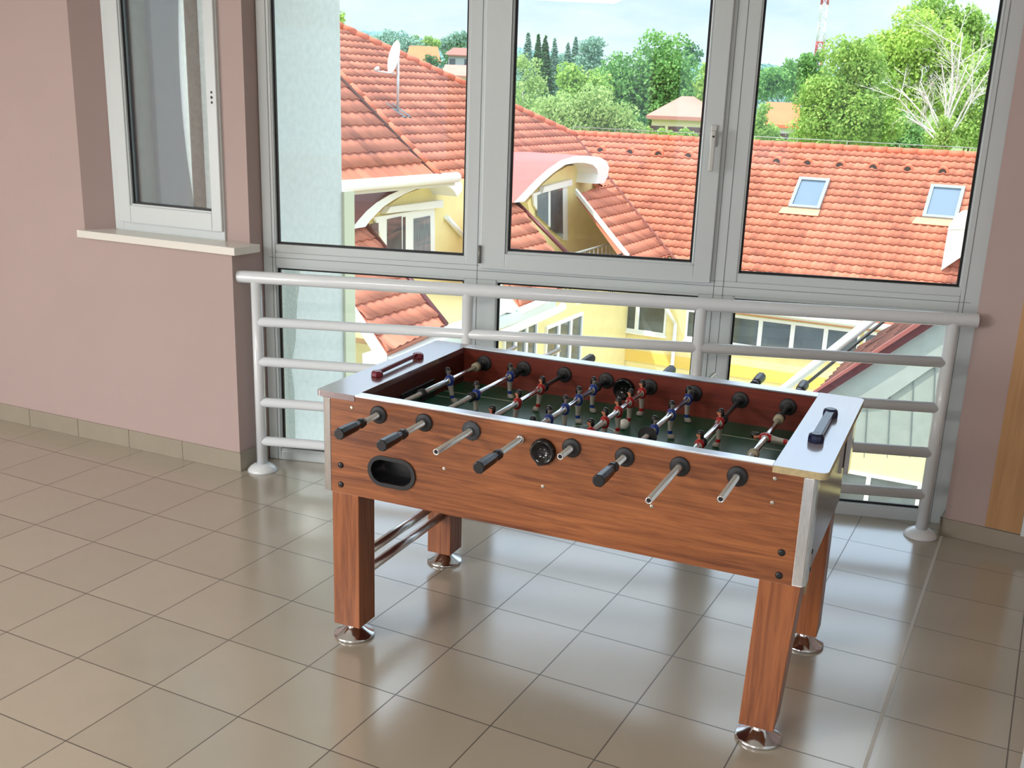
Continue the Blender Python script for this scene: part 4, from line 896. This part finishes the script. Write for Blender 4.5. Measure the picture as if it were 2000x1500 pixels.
# red and white lattice mast
ms = at_dist(1600, 105, 150); mtop = at_dist(1611, -60, 150)
mast = empty('lattice_mast', (ms.x, ms.y, -9)); tag(mast, 'tall red and white lattice radio mast rising above the trees', 'mast')
hz_ = mtop.z+9; mr = mat('mast_red', (206, 92, 88), .6); mw = mat('mast_white', (236, 238, 238), .6)
bands = [(0, 17.5, 1), (17.5, 22.5, 0), (22.5, 28.5, 1), (28.5, hz_, 0)]
zc = at_dist(1600, 82, 150).z+9; zd = at_dist(1607, 10, 150).z+9
for z0_, z1_, isr in ((0, zc, 1), (zc, zd, 0), (zd, hz_, 1)):
    m = MB(); z = z0_
    wz = lambda z: .62-.28*min(1, z/hz_)
    while z < z1_-.01:
        zn = min(z+.9, z1_); w0, w1 = wz(z), wz(zn)
        cs_ = [(-1, -1), (1, -1), (1, 1), (-1, 1)]
        for i in range(4):
            a, b = cs_[i], cs_[(i+1) % 4]
            m.cyl((a[0]*w0, a[1]*w0, z), (a[0]*w1, a[1]*w1, zn), .07, n=5); m.cyl((a[0]*w0, a[1]*w0, z), (b[0]*w1, b[1]*w1, zn), .04, n=4)
            m.cyl((a[0]*w1, a[1]*w1, zn), (b[0]*w1, b[1]*w1, zn), .04, n=4)
        z = zn
    m.build('mast_section', mr if isr else mw, mast)

LM = {'lime': leaf_mat('leaf_lime', (150, 186, 78), (206, 226, 126)), 'mid': leaf_mat('leaf_mid', (126, 168, 78), (190, 216, 124)), 'deep': leaf_mat('leaf_deep', (94, 146, 80), (158, 200, 122)),
      'pine': leaf_mat('leaf_pine', (70, 116, 76), (112, 156, 102)), 'blue': leaf_mat('leaf_haze', (128, 164, 146), (166, 198, 178)), 'olive': leaf_mat('leaf_olive', (140, 174, 100), (198, 216, 146)), 'gold': leaf_mat('leaf_gold', (160, 182, 70), (214, 220, 120))}  # the blue set has distance haze mixed into its leaf colours
bark = mat('bark', (112, 98, 82), .9); pale_bark = mat('pale_bark', (216, 210, 202), .8)
def crown(blobs, leaf, dens=1.0, lump=.34, seed=0, elong=1.0, droop=0):
    rnd = random.Random(seed); vs = []; fs = []
    for (c, rx, rz_) in blobs:
        nl = 26
        for _ in range(nl):
            while True:
                d = Vector((rnd.gauss(0, 1), rnd.gauss(0, 1), rnd.gauss(0, 1)))
                if d.length > .1: break
            d.normalize(); k = rnd.uniform(.35, .78)
            lc = c+Vector((d.x*rx*k, d.y*rx*k, d.z*rz_*k)); lr = rx*rnd.uniform(lump*.8, lump*1.35)
            n = int(dens*4*pi*lr*lr/(leaf*leaf)*1.0)
            for _ in range(n):
                e = Vector((rnd.gauss(0, 1), rnd.gauss(0, 1), rnd.gauss(0, 1)+.15)); e.normalize()
                p = lc+e*lr*rnd.uniform(.72, 1.05)
                t = Vector((rnd.gauss(0, 1), rnd.gauss(0, 1), rnd.gauss(0, 1)-droop)); t.normalize(); nn = (e*1.1+t*.8).normalized()
                a = nn.orthogonal().normalized(); q = nn.cross(a); th = rnd.uniform(0, 6.283); a2 = a*cos(th)+q*sin(th); b2 = nn.cross(a2)
                s = leaf*rnd.uniform(.6, 1.2); o = len(vs)
                vs += [tuple(p-a2*s*.5*elong), tuple(p+b2*s*.34), tuple(p+a2*s*.5*elong), tuple(p-b2*s*.34)]; fs.append((o, o+1, o+2, o+3))
    return vs, fs
TREES = 0
def tree(name, label, D, blobs, leafm, leafpx=7, dens=1.0, group=None, seed=None, cat='tree', trunk=True, bm_=None, elong=1.0, droop=0, lump=.34, base=-9):
    global TREES; TREES += 1
    B = []
    for b in blobs:
        px, py, r = b[:3]; rz_ = b[3] if len(b) > 3 else r
        c = at_dist(px, py, D+(b[4] if len(b) > 4 else 0)); s = (c-CAM).length/F_PX; B.append((c, r*s, rz_*s))
    s = D/F_PX*1.04; ctr = sum((b[0] for b in B), Vector())/len(B)
    root = empty(name, (ctr.x, ctr.y, base)); tag(root, label, cat, group or {'tree': 'trees beyond the roofs', 'bush': 'bushes beyond the far roof'}.get(cat))
    off = Vector((ctr.x, ctr.y, base))
    vs, fs = crown([(b[0]-off, b[1], b[2]) for b in B], leafpx*s, dens, seed=seed or TREES, elong=elong, droop=droop, lump=lump)
    me = bpy.data.meshes.new('foliage'); me.from_pydata(vs, [], fs); me.materials.append(LM[leafm]); o = bpy.data.objects.new('foliage', me); COL.objects.link(o); o.parent = root
    if trunk:
        m = MB(); h = ctr.z-base; r0 = max(.12, h*.014)
        m.cyl((0, 0, 0), (0, 0, h*.75), r0, r0*.6, n=8)
        for b in B: m.cyl((0, 0, h*.6), tuple((b[0]-off)*.9+Vector((0, 0, 0))*.1), r0*.45, r0*.15, n=6)
        m.build('trunk', bm_ or bark, root)
    return root
def conifer(label, D, px, py_top, py_bot, wpx, leafm, group=None):
    global TREES; TREES += 1
    rnd = random.Random(TREES); top = at_dist(px, py_top, D); bot = at_dist(px, py_bot, D); s = D/F_PX
    root = empty('conifer', (top.x, top.y, -9)); tag(root, label, 'tree', group or 'conifers on the skyline'); hh = top.z+9; zb = bot.z+9; R = wpx*s; vs = []; fs = []
    m = MB(); m.cyl((0, 0, 0), (0, 0, hh*.97), hh*.018, hh*.003, n=6); m.build('trunk', bark, root)
    for _ in range(3400):
        t = rnd.random()**.62; z = hh-(hh-zb)*t; tier = .82+.25*abs(sin(t*26)); r = R*t*tier*rnd.uniform(.55, 1.05)+.05; th = rnd.uniform(0, 6.283)
        p = Vector((r*cos(th), r*sin(th), z-r*.25)); sz = 6.0*s*rnd.uniform(.5, 1.2); d = Vector((cos(th), sin(th), -.35)).normalized(); w_ = Vector((-sin(th), cos(th), rnd.uniform(-.4, .4))).normalized()
        o = len(vs); vs += [tuple(p-d*sz*.7), tuple(p+w_*sz*.32), tuple(p+d*sz*.6), tuple(p-w_*sz*.32)]; fs.append((o, o+1, o+2, o+3))
    me = bpy.data.meshes.new('foliage'); me.from_pydata(vs, [], fs); me.materials.append(LM[leafm]); o = bpy.data.objects.new('foliage', me); COL.objects.link(o); o.parent = root
    return root

# middle pane
tree('chestnut_tree', 'large round deep green tree with a double crown, behind the cream house', 92, [(1218, 152, 62, 58), (1292, 120, 60, 58), (1330, 165, 58, 62), (1250, 215, 70, 60), (1190, 200, 45, 45), (1345, 225, 40, 40), (1295, 205, 60, 50)], 'deep', 7.5)
tree('tree', 'dark green tree peeping out right of the large round tree', 120, [(1352, 112, 22, 26), (1345, 98, 12, 14)], 'pine', 6)
tree('tree', 'light green tree at the right edge of the middle window pane', 82, [(1378, 150, 28, 40), (1375, 210, 26, 40), (1395, 180, 26, 50)], 'mid', 7)
tree('tree', 'bright green low tree between the birch and the large round tree', 88, [(1115, 150, 34, 28), (1155, 165, 40, 34), (1130, 190, 44, 36)], 'mid', 7)
tree('birch_tree', 'pale yellowish birch with a thin white trunk in the middle window pane', 58, [(1042, 150, 30, 40), (1030, 195, 44, 45), (1055, 235, 42, 40), (1020, 120, 18, 14)], 'olive', 5.5, dens=.55, bm_=pale_bark, droop=.6)
tree('willow_tree', 'wide feathery light green tree in front of the birch, just above the far roof', 46, [(1100, 225, 60, 44), (1165, 215, 52, 46), (1205, 238, 44, 34), (1070, 245, 60, 34), (1140, 262, 60, 34), (1230, 268, 40, 30)], 'olive', 5.5, dens=.7, elong=1.6, droop=.6)
tree('shrub', 'small dark red leaved shrub tree left of the cream house', 62, [(1250, 232, 9, 20), (1257, 240, 9, 14)], 'pine', 4, trunk=True)
tree('hedge', 'row of small bright green garden conifers below the cream house', 52, [(1290, 262, 14, 12), (1312, 266, 14, 12), (1335, 262, 14, 13), (1352, 268, 14, 10), (1270, 262, 12, 18)], 'mid', 4.5, cat='hedge')
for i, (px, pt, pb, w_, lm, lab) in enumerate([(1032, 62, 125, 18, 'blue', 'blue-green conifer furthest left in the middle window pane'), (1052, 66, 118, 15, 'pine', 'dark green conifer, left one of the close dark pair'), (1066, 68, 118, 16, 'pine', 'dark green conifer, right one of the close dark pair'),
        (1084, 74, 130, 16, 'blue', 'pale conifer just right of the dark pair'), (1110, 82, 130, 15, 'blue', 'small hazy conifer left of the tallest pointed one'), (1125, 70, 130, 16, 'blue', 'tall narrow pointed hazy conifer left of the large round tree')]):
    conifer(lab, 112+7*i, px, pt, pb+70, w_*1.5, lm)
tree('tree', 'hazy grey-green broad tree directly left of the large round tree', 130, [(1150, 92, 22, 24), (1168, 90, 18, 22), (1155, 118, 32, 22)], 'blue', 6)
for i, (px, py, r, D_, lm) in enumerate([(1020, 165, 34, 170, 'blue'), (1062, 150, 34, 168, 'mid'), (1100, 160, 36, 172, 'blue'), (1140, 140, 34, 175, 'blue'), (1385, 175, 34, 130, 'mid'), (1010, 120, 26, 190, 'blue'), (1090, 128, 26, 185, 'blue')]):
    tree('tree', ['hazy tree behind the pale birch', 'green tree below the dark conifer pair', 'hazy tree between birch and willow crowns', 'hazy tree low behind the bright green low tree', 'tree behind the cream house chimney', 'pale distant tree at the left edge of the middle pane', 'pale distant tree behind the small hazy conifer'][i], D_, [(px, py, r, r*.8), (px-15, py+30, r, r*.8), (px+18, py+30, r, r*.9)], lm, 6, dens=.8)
# right pane
for i, (px, py, r, D_, lm) in enumerate([(1490, 150, 30, 150, 'blue'), (1530, 150, 30, 155, 'deep'), (1580, 165, 34, 140, 'deep'), (1740, 200, 50, 85, 'mid'), (1650, 265, 46, 60, 'mid'), (1560, 268, 26, 62, 'mid'), (1750, 262, 50, 58, 'deep'), (1500, 262, 26, 75, 'mid')]):
    tree('tree', ['hazy tree at the far left of the right pane', 'green tree behind the white gabled house', 'deep green tree right of the white gabled house', 'green tree between the broad yellow-green tree and the lime one', 'low green tree just above the ridge under the broad yellow-green tree', 'small green tree right of the white gabled house at the ridge', 'shaded low tree left of the bare branches at the ridge', 'small green tree in front of the white gabled house'][i], D_, [(px, py, r, r*.7), (px-12, py+20, r, r*.6), (px+14, py+20, r, r*.6)], lm, 6.5, dens=.9)
tree('lime_tree', 'broad yellow-green tree in the centre of the right window pane', 50, [(1650, 135, 62, 58), (1610, 195, 60, 50), (1680, 195, 66, 56), (1640, 240, 74, 40), (1590, 250, 50, 28), (1715, 245, 50, 40), (1690, 120, 44, 40)], 'mid', 6.5)
tree('maple_tree', 'tall bright lime coloured tree behind the bare branches', 64, [(1800, 75, 66, 56), (1770, 120, 60, 60), (1840, 110, 56, 50), (1720, 110, 52, 50), (1770, 190, 66, 60), (1870, 170, 60, 60)], 'lime', 7)
tree('tree', 'tallest green tree at the top right of the right window pane', 78, [(1830, 30, 50, 44), (1880, 75, 50, 56), (1800, 30, 30, 30), (1925, 100, 40, 60), (1900, 40, 26, 30)], 'mid', 6.5)
tree('tree', 'green tree filling the right edge of the window behind the bare branches', 50, [(1900, 190, 50, 60), (1890, 255, 50, 40), (1840, 265, 40, 32), (1930, 130, 30, 40)], 'mid', 6)
tree('bush', 'dense ivy covered stump at the foot of the bare branched tree', 42, [(1848, 250, 16, 26), (1844, 278, 20, 22)], 'mid', 5, cat='bush', lump=.45)
tree('tree', 'dark green tree left of the mast base', 110, [(1575, 122, 22, 18), (1550, 135, 24, 20), (1590, 140, 24, 24), (1600, 112, 14, 12)], 'deep', 6)
tree('tree', 'low dark green tree at the left edge of the right window pane', 115, [(1510, 155, 34, 24), (1490, 170, 26, 30), (1540, 165, 30, 24)], 'deep', 6)
tree('bush', 'green garden bush left of the white gabled house', 60, [(1492, 222, 18, 26), (1480, 245, 20, 26), (1495, 262, 18, 16)], 'mid', 5, cat='bush')
# left pane
tree('tree', 'light green tuft of a treetop above the peak of the left roof', 60, [(664, 38, 13, 14), (655, 50, 16, 12)], 'lime', 4.5)
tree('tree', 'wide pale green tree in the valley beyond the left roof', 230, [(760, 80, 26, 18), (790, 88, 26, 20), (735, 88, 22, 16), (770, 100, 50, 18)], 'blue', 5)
tree('tree', 'dark rounded tree directly above the orange roofed house', 240, [(810, 78, 9, 9), (812, 88, 10, 8)], 'deep', 4)
tree('tree', 'bright green tree right above the orange roofed house', 235, [(838, 80, 12, 9), (850, 84, 14, 9), (828, 86, 10, 7)], 'mid', 4)
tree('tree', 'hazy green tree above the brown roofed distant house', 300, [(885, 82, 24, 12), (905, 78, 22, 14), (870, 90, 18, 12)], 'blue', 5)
tree('tree', 'dark green garden tree between the orange roof and the pale pink roofed house', 160, [(850, 125, 14, 18), (838, 120, 12, 14), (868, 118, 10, 22)], 'pine', 4.5)
# bare white-branched tree
def bare(label, px, py, D):
    base = at_dist(px, py, D); root = empty('bare_tree', (base.x, base.y, -9)); tag(root, label, 'tree'); z0 = base.z+9; m = MB(); rnd = random.Random(5)
    right = (at_dist(px+100, py, D)-base)/100; upv = Vector((0, 0, D/F_PX))
    def P(dx, dy): return Vector((0, 0, z0))+right*dx+upv*dy
    m.cyl((0, 0, 0), P(0, 0), .16, .13, n=8)
    def br(a, b, r, lvl):
        y = Vector((0, rnd.uniform(-.5, .5)*(b-a).length*.4, 0)); b = b+y; mid = a.lerp(b, .5)+Vector((rnd.uniform(-1, 1), rnd.uniform(-1, 1), rnd.uniform(-.3, 1)))*.05*(b-a).length
        m.cyl(a, mid, r, r*.8, n=5, caps=False); m.cyl(mid, b, r*.8, r*.5, n=5, caps=False)
        if lvl > 0:
            for k in range(4):
                t = rnd.uniform(.3, 1.0); s = a.lerp(mid, t*2) if t < .5 else mid.lerp(b, t*2-1); d = (b-a).normalized(); sp = Vector((rnd.uniform(-1, 1), rnd.uniform(-1, 1), rnd.uniform(-.5, .8))); sp.normalize()
                br(s, s+(d*.7+sp*.65).normalized()*(b-a).length*rnd.uniform(.32, .55), r*.42, lvl-1)
    for tip in ((-12, 158), (-22, 120), (28, 118), (60, 140), (50, 70), (-60, 90), (-95, 60), (-80, 30), (8, 170), (-40, 60), (75, 110), (-100, 78)):
        br(P(rnd.uniform(-4, 4), rnd.uniform(-30, 5)), P(*tip), .040, 3)
    m.build('branches', pale_bark, root, fix=False)
bare('bare white branched tree in front of the lime coloured tree', 1842, 262, 43)
# forested hills on the horizon
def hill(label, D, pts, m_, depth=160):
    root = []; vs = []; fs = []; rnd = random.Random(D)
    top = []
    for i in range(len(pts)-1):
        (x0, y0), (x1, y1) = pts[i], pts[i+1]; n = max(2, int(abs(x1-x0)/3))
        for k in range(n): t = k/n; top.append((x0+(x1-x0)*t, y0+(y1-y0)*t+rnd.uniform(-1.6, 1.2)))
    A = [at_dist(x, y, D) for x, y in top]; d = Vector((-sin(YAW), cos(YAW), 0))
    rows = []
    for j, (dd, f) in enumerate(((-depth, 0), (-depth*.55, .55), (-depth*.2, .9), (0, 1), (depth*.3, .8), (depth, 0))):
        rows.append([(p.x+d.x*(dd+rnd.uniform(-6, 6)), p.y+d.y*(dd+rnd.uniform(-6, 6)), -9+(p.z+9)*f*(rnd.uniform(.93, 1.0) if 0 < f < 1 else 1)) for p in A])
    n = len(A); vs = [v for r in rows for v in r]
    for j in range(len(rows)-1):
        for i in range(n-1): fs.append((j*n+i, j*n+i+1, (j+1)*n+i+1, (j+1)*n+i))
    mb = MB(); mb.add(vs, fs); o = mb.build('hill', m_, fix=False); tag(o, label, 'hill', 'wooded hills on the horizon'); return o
hill('long wooded ridge on the horizon beyond the left roof', 900, [(560, 70), (640, 62), (700, 60), (745, 62), (790, 66), (800, 72), (850, 80), (960, 84), (1040, 98), (1120, 110)], mat('hazed_forest', (104, 140, 140), .95, noise=(.05, .2)))  # bluish distance haze is put into the forest colour
hill('low wooded hill on the horizon left of the mast', 700, [(1330, 120), (1400, 126), (1480, 128), (1500, 124), (1520, 130), (1560, 128), (1640, 135)], mat('hazed_forest2', (92, 128, 118), .95, noise=(.05, .2)))  # forest green tinted with painted haze
